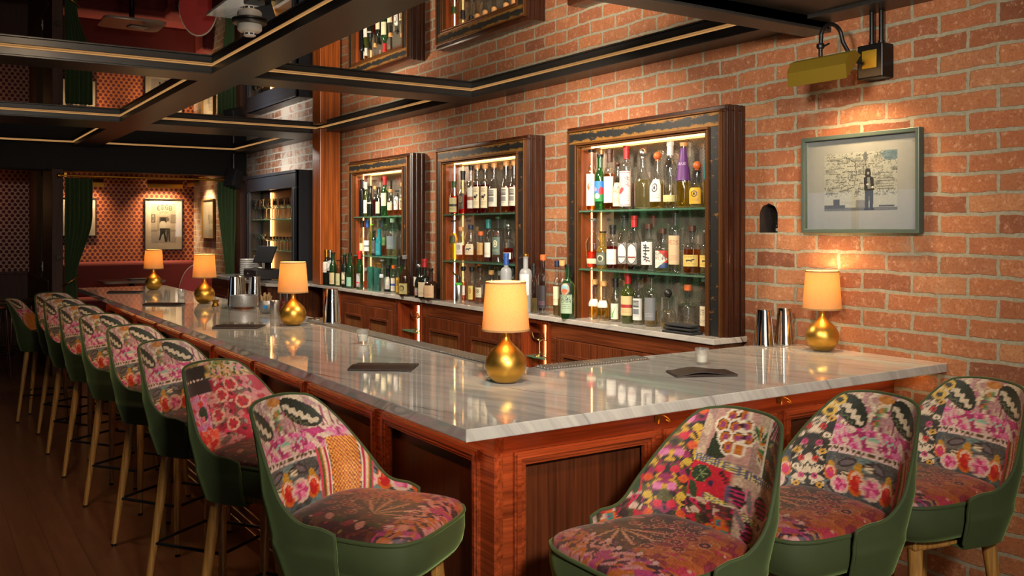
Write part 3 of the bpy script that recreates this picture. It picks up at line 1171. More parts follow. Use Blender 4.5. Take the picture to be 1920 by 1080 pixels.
CREAM, PINK, MAG, PLUM = (196, 176, 150), (196, 96, 128), (190, 30, 84), (84, 26, 46)
LEAF, DARK, OLIVE, TEAL = (44, 56, 40), (34, 26, 24), (92, 78, 34), (62, 104, 92)
ORNG, RED, GOLDY, GREY, MINT = (206, 104, 34), (196, 36, 34), (190, 140, 44), (104, 96, 96), (138, 176, 146)


def deepen(c):
    c.noise(9, 1)
    a = c.a
    m = a.mean(-1, keepdims=True)
    a = m + (a - m) * .86
    return np.clip((a - 118) * 1.2 + 102, 8, 235)


def leaf_shape(c, u, v, s, ang):
    c.ell(u, v, s, s * .52, LEAF, ang)
    m = c.em(u, v, s, s * .52, ang)
    ca, sa = math.cos(ang), math.sin(ang)
    dx, dy = c.U - u, c.V - v
    lx, ly = dx * ca + dy * sa, -dx * sa + dy * ca
    wv = .018 * np.sin(lx * 90)
    c.put((m < .74) & (ly > -.20 * s + wv * .7) & (ly < .06 * s + wv * .7), (190, 174, 150))
    c.put((m < .95) & (abs(ly + .30 * s) < .012), DARK)
    c.put((m < .9) & (ly < -.34 * s + wv * .8) & (ly > -.42 * s + wv * .8), (96, 104, 76))
    c.put((m > .86) & (m < 1.0), DARK)


def rose(c, u, v, s, cols=((196, 60, 120), (222, 130, 160), (206, 176, 160))):
    c.ell(u, v, s * 1.25, s * 1.2, cols[2])
    for k in range(6):
        a = k * 1.05
        c.ell(u + s * .5 * math.cos(a), v + s * .5 * math.sin(a), s * .45, s * .36, cols[k % 2], a)
    c.ell(u, v, s * .32, s * .3, cols[0])
    c.ring(u, v, s * .2, s * .2, .5, cols[1])


def pear(c, u, v, s, inner=RED):
    c.ell(u, v, s, s * 1.35, ORNG)
    c.ell(u + s * .1, v + s * 1.2, s * .45, s * .8, GOLDY, .2)
    c.ell(u + s * .08, v + s * .25, s * .7, s * .9, (214, 176, 150), .3)
    c.ell(u + s * .05, v - s * .1, s * .62, s * .9, inner)
    c.ell(u + s * .2, v + s * .3, s * .18, s * .4, (220, 90, 60), .4)


def print_floral():
    c = Canvas(300, 300, (150, 132, 122))
    allm = np.ones((300, 300), bool)
    c.blobs(allm, [(150, 134, 124), (120, 112, 108), (176, 140, 132)], 22, 1)
    up = c.V > .66
    c.blobs(up, [(196, 176, 150), (184, 160, 140), (170, 130, 130), (202, 182, 160)], 16, 2)
    for k in range(26):
        u = .03 + k * .038
        c.line((u, .68 + .02 * math.sin(k)), (u + .03 * math.sin(k * 2), .86), 3.2, (132, 60, 84) if k % 3 else (168, 90, 120))
    # a green fan between two big scalloped leaves
    for k in range(9):
        a = R(60 + k * 22)
        c.line((.50, .80), (.50 + .08 * math.cos(a), .80 + .13 * math.sin(a)), 5, [(88, 132, 84), (130, 150, 110), (70, 116, 104), (190, 120, 60)][k % 4])
    leaf_shape(c, .22, .82, .19, R(-40))
    leaf_shape(c, .74, .83, .20, R(-34))
    c.ell(.50, .955, .09, .035, (180, 120, 60))
    mid = (c.V > .50) & (c.V <= .68)
    c.blobs(mid, [(186, 60, 120), (202, 110, 150), (190, 160, 150), (160, 50, 104), (200, 176, 160)], 11, 3)
    for k in range(16):
        c.rect(.36 + .022 * k, .375 + .022 * k, .585 + .01 * (k % 3), .61 + .01 * (k % 3), (130, 180, 156))
    c.rect(0, 1, .44, .50, (202, 178, 170))
    for k in range(20):
        u = .03 + k * .05
        c.poly([(u, .455), (u + .018, .475), (u + .016, .493), (u, .487), (u - .016, .493), (u - .018, .475)], OLIVE)
        c.line((u + .022, .445), (u + .03, .495), 1.6, (150, 110, 110))
    low = c.V <= .44
    c.blobs(low, [(92, 96, 98), (116, 110, 104), (82, 84, 84), (110, 130, 128)], 26, 4)
    for (u, v, a) in ((.30, .37, .4), (.58, .38, -.5), (.76, .30, .8), (.44, .16, .2), (.22, .12, -.6), (.88, .12, .5)):
        c.ell(u, v, .085, .038, (70, 58, 64), a)
        c.ell(u, v, .06, .022, (112, 104, 108), a)
    for (u, v) in ((.50, .365), (.31, .26)):
        c.ell(u, v, .062, .034, DARK, -.3)
        c.ell(u, v, .052, .026, (206, 186, 156), -.3)
        c.ell(u, v, .04, .008, DARK, -.3)
    pear(c, .40, .22, .085)
    pear(c, .69, .20, .075)
    pear(c, .17, .26, .05, (196, 60, 110))
    pear(c, .93, .27, .05)
    rose(c, .55, .20, .085)
    rose(c, .26, .17, .065)
    rose(c, .82, .18, .055)
    # borders: striped ribbon and orange basket weave on one side, dark flowers on the other
    for k, cc in enumerate([(206, 60, 90), (96, 104, 50), (196, 120, 60), (206, 180, 150), (184, 34, 80), (210, 196, 170)]):
        c.rect(.785 + k * .017, .80 + k * .017, 0, .50, cc)
    wv = (c.U > .89) & (c.V < .58)
    c.put(wv, (196, 112, 34))
    c.put(wv & (np.sin(c.U * 240) * np.sin(c.V * 150) > .25), (226, 160, 60))
    c.put(wv & (np.sin(c.U * 240) * np.sin(c.V * 150) < -.5), (130, 64, 24))
    lf = c.U < .13
    c.blobs(lf, [(34, 30, 26), (48, 40, 30), (70, 60, 30), (196, 176, 150)], 9, 5)
    for k in range(13):
        v = .05 + k * .075
        c.ell(.05 + .04 * (k % 2), v, .026, .026, [RED, (200, 150, 50), (186, 60, 110), (206, 186, 160)][k % 4])
        c.ell(.05 + .04 * (k % 2), v, .010, .010, DARK)
    for (v, u) in ((.90, .10), (.80, .06)):
        c.ell(u, v, .05, .05, (196, 160, 60))
        c.ell(u, v, .026, .026, (50, 44, 36))
    return deepen(c)


def print_patchwork():
    c = Canvas(300, 300, (168, 140, 120))
    allm = np.ones((300, 300), bool)
    c.blobs(allm, [(176, 148, 130), (190, 166, 140), (160, 130, 120)], 26, 11)
    # ring flowers in the upper middle
    c.rect(.22, .62, .60, 1, (182, 140, 128))
    c.poly([(.22, .55), (.40, .62), (.26, .80)], (50, 66, 44))
    k = 0
    for (u, v) in ((.36, .93), (.47, .955), (.30, .86), (.41, .86), (.52, .88), (.35, .77), (.46, .78), (.57, .80), (.40, .70), (.50, .70)):
        for j in range(14):
            a = j * 2 * PI / 14
            c.ell(u + .052 * math.cos(a), v + .052 * math.sin(a), .016, .016, (212, 196, 172))
        c.ell(u, v, .048, .048, (64, 34, 40))
        c.ell(u, v, .042, .042, (190, 112, 36))
        c.ell(u, v, .022, .024, (150, 70, 118))
        k += 1
    for j in range(10):
        a = R(-60 + j * 22)
        c.ell(.67 + .07 * math.cos(a), .76 + .10 * math.sin(a), .055, .02, [(196, 182, 150), (196, 120, 40), (80, 130, 84)][j % 3], a)
        c.ell(.67 + .07 * math.cos(a), .76 + .10 * math.sin(a), .03, .006, (50, 40, 40), a)
    c.rect(.74, .77, .45, 1, (206, 196, 176))
    for j in range(18):
        c.rect(.75, .76, .46 + j * .03, .472 + j * .03, DARK)
    c.rect(.77, 1, .84, 1, (206, 186, 160))
    for j in range(70):
        c.ell(.78 + .22 * ((j * .37) % 1), .85 + .15 * ((j * .61) % 1), .012, .02, (170, 40, 80) if j % 2 else (90, 40, 50))
    c.rect(.77, 1, .52, .84, (48, 70, 44))
    for j in range(20):
        u, v = .79 + .2 * ((j * .41) % 1), .54 + .29 * ((j * .29) % 1)
        if j % 2:
            c.ell(u, v, .026, .026, (186, 96, 40))
            c.ell(u, v, .016, .016, (60, 60, 36))
            c.ell(u, v, .007, .007, (196, 120, 50))
        else:
            c.ell(u, v, .03, .014, (150, 140, 84), j)
    # dotted yellow bands
    def band(p, q, wpx):
        c.line(p, q, wpx, (96, 92, 120))
        n = 34
        for j in range(n):
            t_ = j / n
            for s in (-1, 0, 1):
                c.ell(p[0] + (q[0] - p[0]) * t_, p[1] + (q[1] - p[1]) * t_ + s * wpx / 900.0, .008, .007, (206, 180, 60) if (j + s) % 2 else (206, 196, 150))
    # red square with a dark leaf
    c.rect(.16, .48, .28, .56, (200, 30, 62))
    c.ell(.24, .46, .075, .07, (50, 76, 50))
    for j in range(6):
        a = j * 1.05
        c.line((.24, .46), (.24 + .07 * math.cos(a), .46 + .065 * math.sin(a)), 1.5, (140, 150, 100))
    c.ell(.33, .40, .05, .05, (190, 24, 60))
    c.ell(.33, .40, .022, .022, (60, 50, 90))
    for j in range(4):
        c.ell(.40 + .02 * j, .50 - .02 * j, .02, .012, (50, 30, 40), .8)
    c.ell(.20, .33, .03, .07, (60, 80, 50), .3)
    band((.14, .585), (1, .50), 18)
    band((.30, .30), (.80, .20), 16)
    band((.485, .30), (.50, .52), 12)
    # striped bows and grey cats-eye shapes
    for (u, v) in ((.58, .36), (.80, .34), (.95, .30), (.70, .13)):
        c.ell(u, v, .06, .085, (40, 30, 34), .5)
        for j in range(4):
            c.line((u - .05, v - .05 + j * .03), (u + .05, v - .06 + j * .034), 4.5, (196, 36, 110))
    for (u, v, a) in ((.68, .35, .2), (.88, .22, -.3), (.62, .20, .7)):
        c.ell(u, v, .034, .10, (206, 120, 140), a)
        c.ell(u, v, .026, .088, (120, 112, 108), a)
    lowm = (c.V < .26) & (c.U < .56)
    c.blobs(lowm, [(186, 26, 60), (70, 50, 44), (92, 82, 50), (190, 160, 140), (110, 60, 60), (196, 40, 90)], 12, 13)
    for (u, v) in ((.44, .12), (.50, .06), (.36, .05)):
        c.ell(u, v, .05, .05, ORNG)
        c.ell(u, v, .03, .03, (60, 130, 120))
        c.ell(u, v, .014, .014, (140, 50, 110))
    lf = c.U < .16
    c.blobs(lf, [(60, 30, 44), (150, 40, 90), (40, 52, 36), (196, 150, 50), (96, 90, 40)], 9, 14)
    for j in range(14):
        c.ell(.05 + .07 * (j % 2), .04 + j * .07, .035, .032, [(196, 110, 150), (206, 90, 40), (200, 36, 70), (196, 160, 60)][j % 4])
    return deepen(c)


def print_crimson():
    c = Canvas(300, 300, (150, 60, 80))
    allm = np.ones((300, 300), bool)
    c.blobs(allm, [(176, 30, 66), (196, 60, 90), (120, 90, 84), (160, 40, 70), (186, 120, 120)], 20, 31)
    c.blobs(c.V > .80, [(180, 160, 130), (150, 120, 60), (120, 130, 84), (190, 120, 130), (196, 150, 120)], 12, 32)
    for k in range(44):
        u, v = .38 + .58 * ((k * .37) % 1), .16 + .62 * ((k * .61) % 1)
        c.ell(u, v, .030, .014, [(176, 160, 140), (90, 40, 46), (150, 136, 120)][k % 3], k * .9)
    for (u, v) in ((.66, .30), (.82, .52), (.50, .42), (.74, .72), (.60, .62)):
        rose(c, u, v, .065, ((190, 30, 60), (150, 60, 70), (196, 150, 130)))
    c.blobs((c.U < .40) & (c.V > .12) & (c.V < .68), [(206, 120, 140), (196, 100, 150), (206, 170, 150), (180, 130, 160), (200, 60, 60)], 10, 33)
    c.ell(.30, .50, .06, .05, (44, 76, 60), .5).ell(.34, .44, .02, .05, (44, 76, 60), -.4)
    c.blobs((c.U > .14) & (c.U < .46) & (c.V < .30), [(206, 60, 50), (220, 90, 70), (206, 130, 110), (190, 40, 50)], 14, 34)
    c.rect(.04, .50, .68, .96, (38, 26, 30))
    for k in range(7):
        c.line((.05 + k * .065, .84), (.07 + k * .065, .95), 9, (54, 34, 42))
        c.line((.06 + k * .065, .70), (.07 + k * .065, .80), 10, (58, 30, 56))
        c.ell(.08 + k * .065, .825, .02, .012, (206, 176, 160))
    lf = c.U < .10
    c.blobs(lf, [(40, 32, 40), (150, 40, 90), (190, 170, 150), (90, 90, 50)], 7, 35)
    for k in range(60):
        c.ell(.46 + .5 * ((k * .47) % 1), .82 + .16 * ((k * .29) % 1), .02, .008, [(90, 110, 80), (196, 150, 60), (60, 50, 40)][k % 3], k)
    return deepen(c)


def print_seat():
    c = Canvas(260, 260, (70, 34, 30))
    allm = np.ones((260, 260), bool)
    c.blobs(allm, [(92, 44, 34), (60, 30, 28), (120, 60, 44), (84, 30, 50), (110, 80, 50)], 20, 21)
    c.blobs((c.V > .62), [(186, 110, 44), (196, 130, 70), (150, 50, 70), (170, 90, 50), (190, 60, 90)], 15, 22)
    c.blobs((c.U > .78), [(176, 70, 130), (196, 150, 150), (190, 120, 50), (84, 40, 70)], 9, 23)
    for j in range(24):
        a = j * .62
        rr = .05 + .011 * j
        u, v = .40 + rr * math.cos(a), .52 + rr * math.sin(a)
        c.ell(u, v, .045, .042, (196, 150, 120))
        c.ell(u, v, .038, .036, [(120, 36, 56), (130, 60, 30), (84, 40, 60)][j % 3])
        c.ell(u, v, .014, .014, (196, 120, 90))
    for j in range(9):
        c.ell(.16 + .09 * j, .14 + .03 * math.sin(j), .05, .03, [(70, 84, 50), (150, 40, 70), (200, 150, 130)][j % 3], j)
    for j in range(10):
        c.line((.58, .30), (.58 + .3 * math.cos(R(10 + j * 14)), .30 + .3 * math.sin(R(10 + j * 14))), 5, (60, 30, 26) if j % 2 else (200, 160, 120))
    for j in range(12):
        c.ell(.78 + .02 * math.sin(j * 2), .08 + j * .07, .03, .016, (206, 190, 180) if j % 2 else (120, 50, 110), .6)
    for j in range(60):
        c.ell((j * .37) % 1, (j * .61) % 1, .012, .012, [(206, 180, 150), (190, 60, 100), (150, 140, 60)][j % 3])
    return deepen(c) * np.array([.80, .66, .66])


def uv_print(name, P, UV, canvas, mat, parent):
    h, w = canvas.shape[:2]
    nv, nu = P.shape[:2]
    jj = np.clip((UV[..., 1] * (h - 1)).round().astype(int), 0, h - 1)
    ii = np.clip((UV[..., 0] * (w - 1)).round().astype(int), 0, w - 1)
    return grid_print(name, P, canvas[jj, ii], mat, parent)


# ------------------------------------------------------------------ bar stool
SEATZ = .775
PHI = R(98)


def shell_xy(phi, z, off=0.0):
    n = 2.0 / 2.9
    cx, sx = math.cos(phi), math.sin(phi)
    rx, ry = .225 - off, .238 - off
    x = -rx * math.copysign(abs(cx) ** n, cx)
    y = ry * math.copysign(abs(sx) ** n, sx)
    k = max(0.0, z - .74)
    back = max(0.0, cx) ** .7
    x -= k * (.10 + .16 * k / .35) * back * 1.2
    y *= 1 + .10 * min(1, k / .12) - .36 * max(0.0, k - .10) * back * 2.0
    if z < .72:
        q = 1 - 1.15 * (.72 - z)
        x, y = x * q, y * q
    return x, y


def rim_z(phi):
    s = abs(phi) / PHI
    t = min(1.0, max(0.0, (s - .30) / .62))
    f = 1 - t * t * (3 - 2 * t)
    return .795 + .258 * f + .026 * math.cos(min(PI / 2, s * 3.4)) + (-.012 * max(0, s - .93) / .07)


def make_stool(prints, label):
    st = thing('bar_stool', label, 'bar stool')
    NU, NVV = 170, 110
    q = [Vector((*shell_xy(-PHI + 2 * PHI * i / (NU - 1), .85), 0)) for i in range(NU)]
    arc = np.concatenate([[0], np.cumsum([(b_ - a).length for a, b_ in zip(q, q[1:])])])
    arc = .5 + (arc - arc[-1] / 2) / .44
    arc = 1 - np.abs(np.mod(arc, 2.0) - 1)
    P = np.zeros((NVV, NU, 3))
    UV = np.zeros((NVV, NU, 2))
    for i in range(NU):
        ph = -PHI + 2 * PHI * i / (NU - 1)
        zt = rim_z(ph)
        for j in range(NVV):
            z = .735 + (zt - .735) * j / (NVV - 1)
            x, y = shell_xy(ph, z, .010)
            P[j, i] = (x, y, z)
            UV[j, i] = (arc[i], (z - .735) / .345)
    uv_print('back_pad', P, UV, prints, M['print_cloth'], st)
    # green velvet outside
    NU2, NV2 = 80, 26
    b = MB()
    vs = []
    for j in range(NV2):
        for i in range(NU2):
            ph = -PHI + 2 * PHI * i / (NU2 - 1)
            zt = rim_z(ph)
            z = .625 + (zt - .625) * j / (NV2 - 1)
            bul = .004 * math.sin(PI * j / (NV2 - 1))
            vs.append((*shell_xy(ph, z, -bul), z))
    fs = [(j * NU2 + i, j * NU2 + i + 1, (j + 1) * NU2 + i + 1, (j + 1) * NU2 + i) for j in range(NV2 - 1) for i in range(NU2 - 1)]
    # close the two front ends and the floor of the shell
    ends = []
    for i, ph in ((0, -PHI), (NU2 - 1, PHI)):
        o = len(vs)
        for j in range(NV2):
            z = .625 + (rim_z(ph) - .625) * j / (NV2 - 1)
            vs.append((*shell_xy(ph, z, .010), z))
        for j in range(NV2 - 1):
            fs.append((j * NU2 + i, (j + 1) * NU2 + i, o + j + 1, o + j))
    fs.append(tuple(range(NU2)))
    b.add(vs, fs)
    b.build('shell', M['velvet_green'], st, smooth=60)
    pts = []
    for k in range(14):
        z = .64 + (rim_z(PHI) - .64) * k / 14
        pts.append((*shell_xy(-PHI, z, .005), z))
    for i in range(90):
        ph = -PHI + 2 * PHI * i / 89
        pts.append((*shell_xy(ph, rim_z(ph), .005), rim_z(ph) + .001))
    for k in range(13, -1, -1):
        z = .64 + (rim_z(PHI) - .64) * k / 14
        pts.append((*shell_xy(PHI, z, .005), z))
    MB().tube(pts, .0058, 8).build('piping', M['velvet_green'], st, smooth=60)
    # seat cushion
    N = 110
    P = np.zeros((N, N, 3))
    UV = np.zeros((N, N, 2))

    def seat_pt(u, v, k=1.0):
        return (.045 + .222 * k * u * (1 - .16 * abs(v) ** 4), .208 * k * v * (1 - .16 * abs(u) ** 4) * (1 + .06 * u))
    for j in range(N):
        for i in range(N):
            u, v = -1 + 2 * i / (N - 1), -1 + 2 * j / (N - 1)
            x, y = seat_pt(u, v)
            e = (1 - abs(u) ** 5) * (1 - abs(v) ** 5)
            P[j, i] = (x, y, SEATZ - .012 + .012 * min(1, e * 9) + .026 * e)
            UV[j, i] = ((u + 1) / 2, (v + 1) / 2)
    uv_print('seat_cushion', P, UV, SEAT_PRINT, M['print_cloth'], st)
    ring = []
    M4 = 28
    for s in range(4):
        for k in range(M4):
            t_ = -1 + 2 * k / M4
            ring.append([(t_, -1), (1, t_), (-t_, 1), (-1, -t_)][s])
    n = len(ring)
    prof = [(1.0, SEATZ - .012), (1.015, SEATZ - .028), (1.018, SEATZ - .06), (.99, SEATZ - .095), (.93, SEATZ - .118), (.80, SEATZ - .124)]
    vs = [(*seat_pt(u, v, k), z) for k, z in prof for u, v in ring]
    fs = [(a * n + i, a * n + (i + 1) % n, (a + 1) * n + (i + 1) % n, (a + 1) * n + i) for a in range(len(prof) - 1) for i in range(n)]
    fs.append(tuple((len(prof) - 1) * n + i for i in range(n))[::-1])
    MB().add(vs, fs).build('seat_band', M['velvet_green'], st, smooth=60)
    MB().tube([(*seat_pt(u, v, 1.004), SEATZ - .012) for u, v in ring], .006, 8, closed=True).build('seat_piping', M['velvet_green'], st, smooth=60)
    MB().box(-.15, .19, -.16, .16, .618, .652).build('seat_plate', M['oak'], st, smooth=0, bevel=.008)
    tops = [(.165, .135), (.165, -.135), (-.125, .135), (-.125, -.135)]
    feet = [(.215, .190), (.215, -.190), (-.190, .190), (-.190, -.190)]
    for (tx, ty), (fx_, fy_) in zip(tops, feet):
        pts = [(tx + (fx_ - tx) * k / 8, ty + (fy_ - ty) * k / 8, .640 - .628 * k / 8) for k in range(9)]
        lg = MB().tube(pts, [.0225 - .0095 * k / 8 for k in range(9)], 14).build('leg', M['oak'], st, smooth=50)
        MB().lathe([(.0125, 0), (.0135, .012)], 12, (fx_, fy_)).build('foot_cap', M['blacksteel'], lg, smooth=50)
    def legpt(k, z):
        t_ = (.640 - z) / .628
        return (tops[k][0] + (feet[k][0] - tops[k][0]) * t_, tops[k][1] + (feet[k][1] - tops[k][1]) * t_, z)
    b = MB()
    for a, c_, z in ((0, 1, .235), (2, 3, .235), (0, 2, .235), (1, 3, .235)):
        b.tube([legpt(a, z), legpt(c_, z)], .0075, 10)
    b.build('foot_rail', M['blacksteel'], st, smooth=50)
    return st


FLORAL, PATCH, CRIMSON, SEAT_PRINT = print_floral(), print_patchwork(), print_crimson(), print_seat()
G = 'floral velvet bar stools around the bar'
s1 = make_stool(FLORAL, 'floral velvet bar stool nearest the corner on the long side of the bar')
s1.location, s1.rotation_euler, s1['group'] = (1.085, 2.46, 0), (0, 0, R(-55)), G
r1 = make_stool(PATCH, 'patchwork velvet bar stool with ringed flowers, just right of the bar corner')
r1.location, r1.rotation_euler, r1['group'] = (1.64, 1.79, 0), (0, 0, R(180)), G
ordn = ['second', 'third', 'fourth', 'fifth', 'sixth', 'seventh', 'eighth']
for k, (x, y, a) in enumerate([(1.10, 3.33, -57), (1.10, 4.12, -55), (1.10, 4.90, -55), (1.08, 5.68, -55), (1.06, 6.42, -56), (1.045, 7.14, -57), (1.06, 7.88, -57)]):
    if k == 0:
        o = make_stool(CRIMSON, 'crimson patterned velvet bar stool, second from the corner along the long side of the bar')
        o.location, o.rotation_euler, o['group'] = (x, y, 0), (0, 0, R(a)), G
        continue
    dup(s1, (x, y, 0), R(a), 'floral bar stool along the long side of the bar, %s counted from the corner' % ordn[k], G)
dup(s1, (2.19, 1.775, 0), R(172), 'floral velvet bar stool on the right arm, middle of the three there', G)
dup(s1, (2.735, 1.765, 0), R(168), 'floral velvet bar stool on the right arm right against the brick wall', G)
dup(s1, (.93, 8.62, 0), R(-20), 'floral stool half hidden past the far end of the row, amber lit', G, .93)

# ------------------------------------------------------------------ gold lamps
def shade_mat():
    t = NT('linen_shade')
    v = t.pos()
    wv = t.noise(t.pos(scale=(1, 1, 1)), 260, 2)
    c = t.mix(wv, L3(240, 208, 152), L3(216, 174, 112))
    d = t.n('BsdfDiffuse', {0: c})
    tr = t.n('BsdfTranslucent', {0: c})
    m = t.n('MixShader', {0: .62, 1: d.outputs[0], 2: tr.outputs[0]})
    return t.done(m.outputs[0])


M['shade'] = shade_mat()
M['shade_trim'] = plain('shade_trim', L3(150, 112, 70), .8)


def make_lamp(label):
    t_ = thing('table_lamp', label, 'lamp', group='gold table lamps on the bar')
    prof = [(.026, 0), (.036, .002), (.050, .012), (.063, .030), (.070, .052), (.0705, .066), (.067, .082), (.058, .098), (.045, .112), (.032, .123), (.022, .133), (.0155, .143), (.0125, .155), (.0115, .178), (.0125, .184)]
    MB().lathe(prof, 40).build('base', M['gold'], t_, smooth=60)
    MB().lathe([(.009, .184), (.009, .215), (.012, .217), (.012, .235), (.004, .236)], 16).build('socket', M['brass'], t_, smooth=40)
    z0, z1, r0, r1 = .176, .341, .081, .068
    b = MB()
    b.lathe([(r0, z0), (r1, z1)], 48, cap0=False, cap1=False)
    b.lathe([(r0 - .0012, z0), (r1 - .0012, z1)], 48, cap0=False, cap1=False)
    sh = b.build('lamp_shade', M['shade'], t_, smooth=60)
    for z, r in ((z0, r0), (z1 - .006, r1 + .0005)):
        tb = MB()
        tb.lathe([(r + .0008, z), (r + .0008, z + .006), (r - .0018, z + .006), (r - .0018, z), (r + .0008, z)], 48, cap0=False, cap1=False)
        tb.build('shade_edge', M['shade_trim'], sh, smooth=40)
    sp = MB()
    for k in range(3):
        a = k * 2 * PI / 3
        sp.tube([(.006 * math.cos(a), .006 * math.sin(a), z1 - .015), ((r1 - .001) * math.cos(a), (r1 - .001) * math.sin(a), z1 - .004)], .0012, 6)
    sp.lathe([(.007, z1 - .02), (.007, z1 - .008), (.002, z1 - .004)], 12)
    sp.build('spider', M['brass'], t_)
    MB().lathe([(.006, .236), (.016, .25), (.020, .268), (.016, .286), (.004, .294)], 20).build('bulb', M['led_lamp'], t_, smooth=60)
    return t_


lamp_labels = ['gold bulb-shaped lamp with linen shade standing at the corner of the bar', 'gold lamp second along the long bar, before the black menu folder and steel shakers',
               'gold lamp third along the long bar, left of the pewter ice bucket', 'gold lamp furthest along the bar, before the banquette', 'gold lamp on the right arm of the bar against the brick wall']
lamp_spots = [(1.676, 2.615), (1.706, 4.785), (1.70, 6.566), (1.71, 8.25), (3.245, 2.56)]
lamp0 = make_lamp(lamp_labels[0])
for k, (x, y) in enumerate(lamp_spots):
    if k == 0:
        lamp0.location = (x, y, 1.0705)
    else:
        dup(lamp0, (x, y, 1.0705), k * .7, lamp_labels[k])
    l = bpy.data.lights.new('lamp_bulb_light', 'POINT')
    l.energy = 3.3
    l.color = (1, .64, .30)
    l.shadow_soft_size = .024
    lo = bpy.data.objects.new('lamp_bulb_light', l)
    col.objects.link(lo)
    lo.location = (x, y, 1.0705 + .320)

# ------------------------------------------------------------------ menus
M['dark_page'] = plain('dark_page', L3(70, 58, 50), .8)
M['pick_wood'] = plain('pale_pick_wood', L3(190, 160, 116), .7)


def menu(px, py, lx, ly, rot, label, thick=.010, style=0):
    p = at(px, py, 1.0705)
    t_ = thing('menu_folder', label, 'menu', p, rot, 'dark leather menu folders')
    # two bowed covers meeting in a rounded spine
    n = 14
    def sheet(z0, bow, th):
        b = MB()
        vs, fs = [], []
        for i in range(n):
            u = i / (n - 1)
            x = -lx / 2 + lx * u
            z = z0 + bow * math.sin(PI * u) ** 2 * (1 - u) * 1.6
            vs += [(x, -ly / 2, z), (x, ly / 2, z), (x, -ly / 2, z + th), (x, ly / 2, z + th)]
        for i in range(n - 1):
            a, c_ = i * 4, (i + 1) * 4
            fs += [(a, a + 1, c_ + 1, c_), (a + 2, c_ + 2, c_ + 3, a + 3), (a, c_, c_ + 2, a + 2), (a + 1, a + 3, c_ + 3, c_ + 1)]
        e = (n - 1) * 4
        fs += [(0, 2, 3, 1), (e, e + 1, e + 3, e + 2)]
        return b.add(vs, fs)
    sheet(0, 0, .003).build('back_cover', M['leather'], t_, smooth=40)
    sheet(.0032, .003, .0016).build('page', M['dark_page'], t_, smooth=40)
    sheet(.0052, thick, .003).build('front_cover', M['leather'], t_, smooth=40)
    MB().tube([(-lx / 2, -ly / 2, .0042), (-lx / 2, ly / 2, .0042)], .0042, 10).build('spine', M['leather'], t_, smooth=50)
    return t_


menu(720, 690, .15, .235, R(52), 'black menu folder lying open-bowed left of the corner lamp', .006)
menu(449, 613.5, .15, .235, R(55), 'black menu folder on the bar before the second gold lamp', .006)
menu(308, 571, .15, .235, R(55), 'black menu folder beside the third gold lamp', .006)
menu(235, 548, .15, .235, R(55), 'black menu folder at the far end of the bar, before the furthest lamp', .006)
menu(1316, 702, .22, .12, R(-25), 'brown leather check folder on the right arm of the bar before a small frosted glass', .012)

# ------------------------------------------------------------------ small glasses and tools on the bar
M['clear'] = glass_mat('clear_glass', (.93, .95, .94), .42, 1.0)
M['frost_thin'] = glass_mat('milky_glass', (.93, .94, .93), .45, 1.0, .06, .10)
M['stemware'] = real_glass('stemware_glass', (.97, .98, .98))
M['frost'] = glass_mat('frosted_glass', (.82, .84, .84), .6, .5, .35, .5)


def votive(px, py, label):
    p = at(px, py, 1.0704)
    t_ = thing('votive_glass', label, 'candle glass', p, 0, 'small candle glasses')
    b = MB().lathe([(.020, 0), (.0215, .003), (.0275, .062), (.0265, .062), (.021, .010), (.001, .009)], 28, cap1=False)
    b.build('cup', M['frost_thin'], t_, smooth=40)
    MB().lathe([(.0205, .0105), (.0232, .036), (.001, .036)], 24).build('candle', M['wick'], t_, smooth=30)
    return t_


votive(680, 643, 'small candle glass on the bar behind the menu by the corner lamp')
votive(1316, 683, 'small frosted candle glass behind the brown check folder')
votive(340, 558, 'small candle glass between the two furthest gold lamps')


def shaker(x, y, z, label, h=.175, r0=.030, r1=.045, inv=True, grp='steel cocktail shakers'):
    t_ = thing('cocktail_shaker', label, 'shaker', (x, y, z), 0, grp)
    a, b_ = (r1, r0) if inv else (r0, r1)
    MB().lathe([(a * .98, 0), (a, .003), (a * 1.015, .006), (a, .009), (b_ + (a - b_) * .06, h * .96), (b_, h * .99), (b_ * .93, h), (b_ * .5, h - .002)], 36).build('tin', M['steel'], t_, smooth=40)
    MB().lathe([(a * 1.0, .0005), (a * 1.03, .003), (a * 1.0, .006)], 36, cap0=False, cap1=False).build('rim', M['steel'], t_, smooth=60)
    return t_


shaker(3.155, 2.80, 1.0704, 'upturned steel shaker on the bar left of the wall lamp, the shorter of two', .163)
shaker(3.262, 2.775, 1.0704, 'upturned steel shaker on the bar closest to the wall lamp', .166)
shaker(1.893, 4.70, 1.080, 'tall steel shaker tin on the drip mat right of the second gold lamp', .185, .033, .048)
q = at(453, 577, 1.0704)
for k, (dx, dy, lb) in enumerate([(-.06, .02, 'left'), (.0, .115, 'rear'), (.062, -.02, 'right')]):
    shaker(q.x + .05 + dx, q.y + .10 + dy, 1.0704, 'upturned steel shaker behind the pewter bowl, %s one of the three' % lb, .20, .034, .048)
t_ = thing('pewter_bowl', 'grey hammered pewter bowl on the bar before the upturned shakers', 'bowl', (q.x, q.y - .05, 1.0704))
MB().lathe([(.062, .010), (.080, .014), (.086, .030), (.086, .086), (.082, .086), (.080, .03), (.01, .026)], 40, cap1=True).build('bowl', M['pewter'], t_, smooth=40)
MB().lathe([(.058, 0), (.060, .004), (.060, .012), (.02, .012)], 32).build('foot', M['copper'], t_, smooth=40)
p = at(404, 574, 1.0704)
t_ = thing('brass_jigger', 'short brass measure on the bar left of the pewter bowl', 'jigger', p)
MB().lathe([(.022, 0), (.024, .004), (.016, .022), (.026, .042), (.024, .042), (.012, .024)], 24).build('cups', M['brass'], t_, smooth=50)
p = at(500, 587, 1.0704)
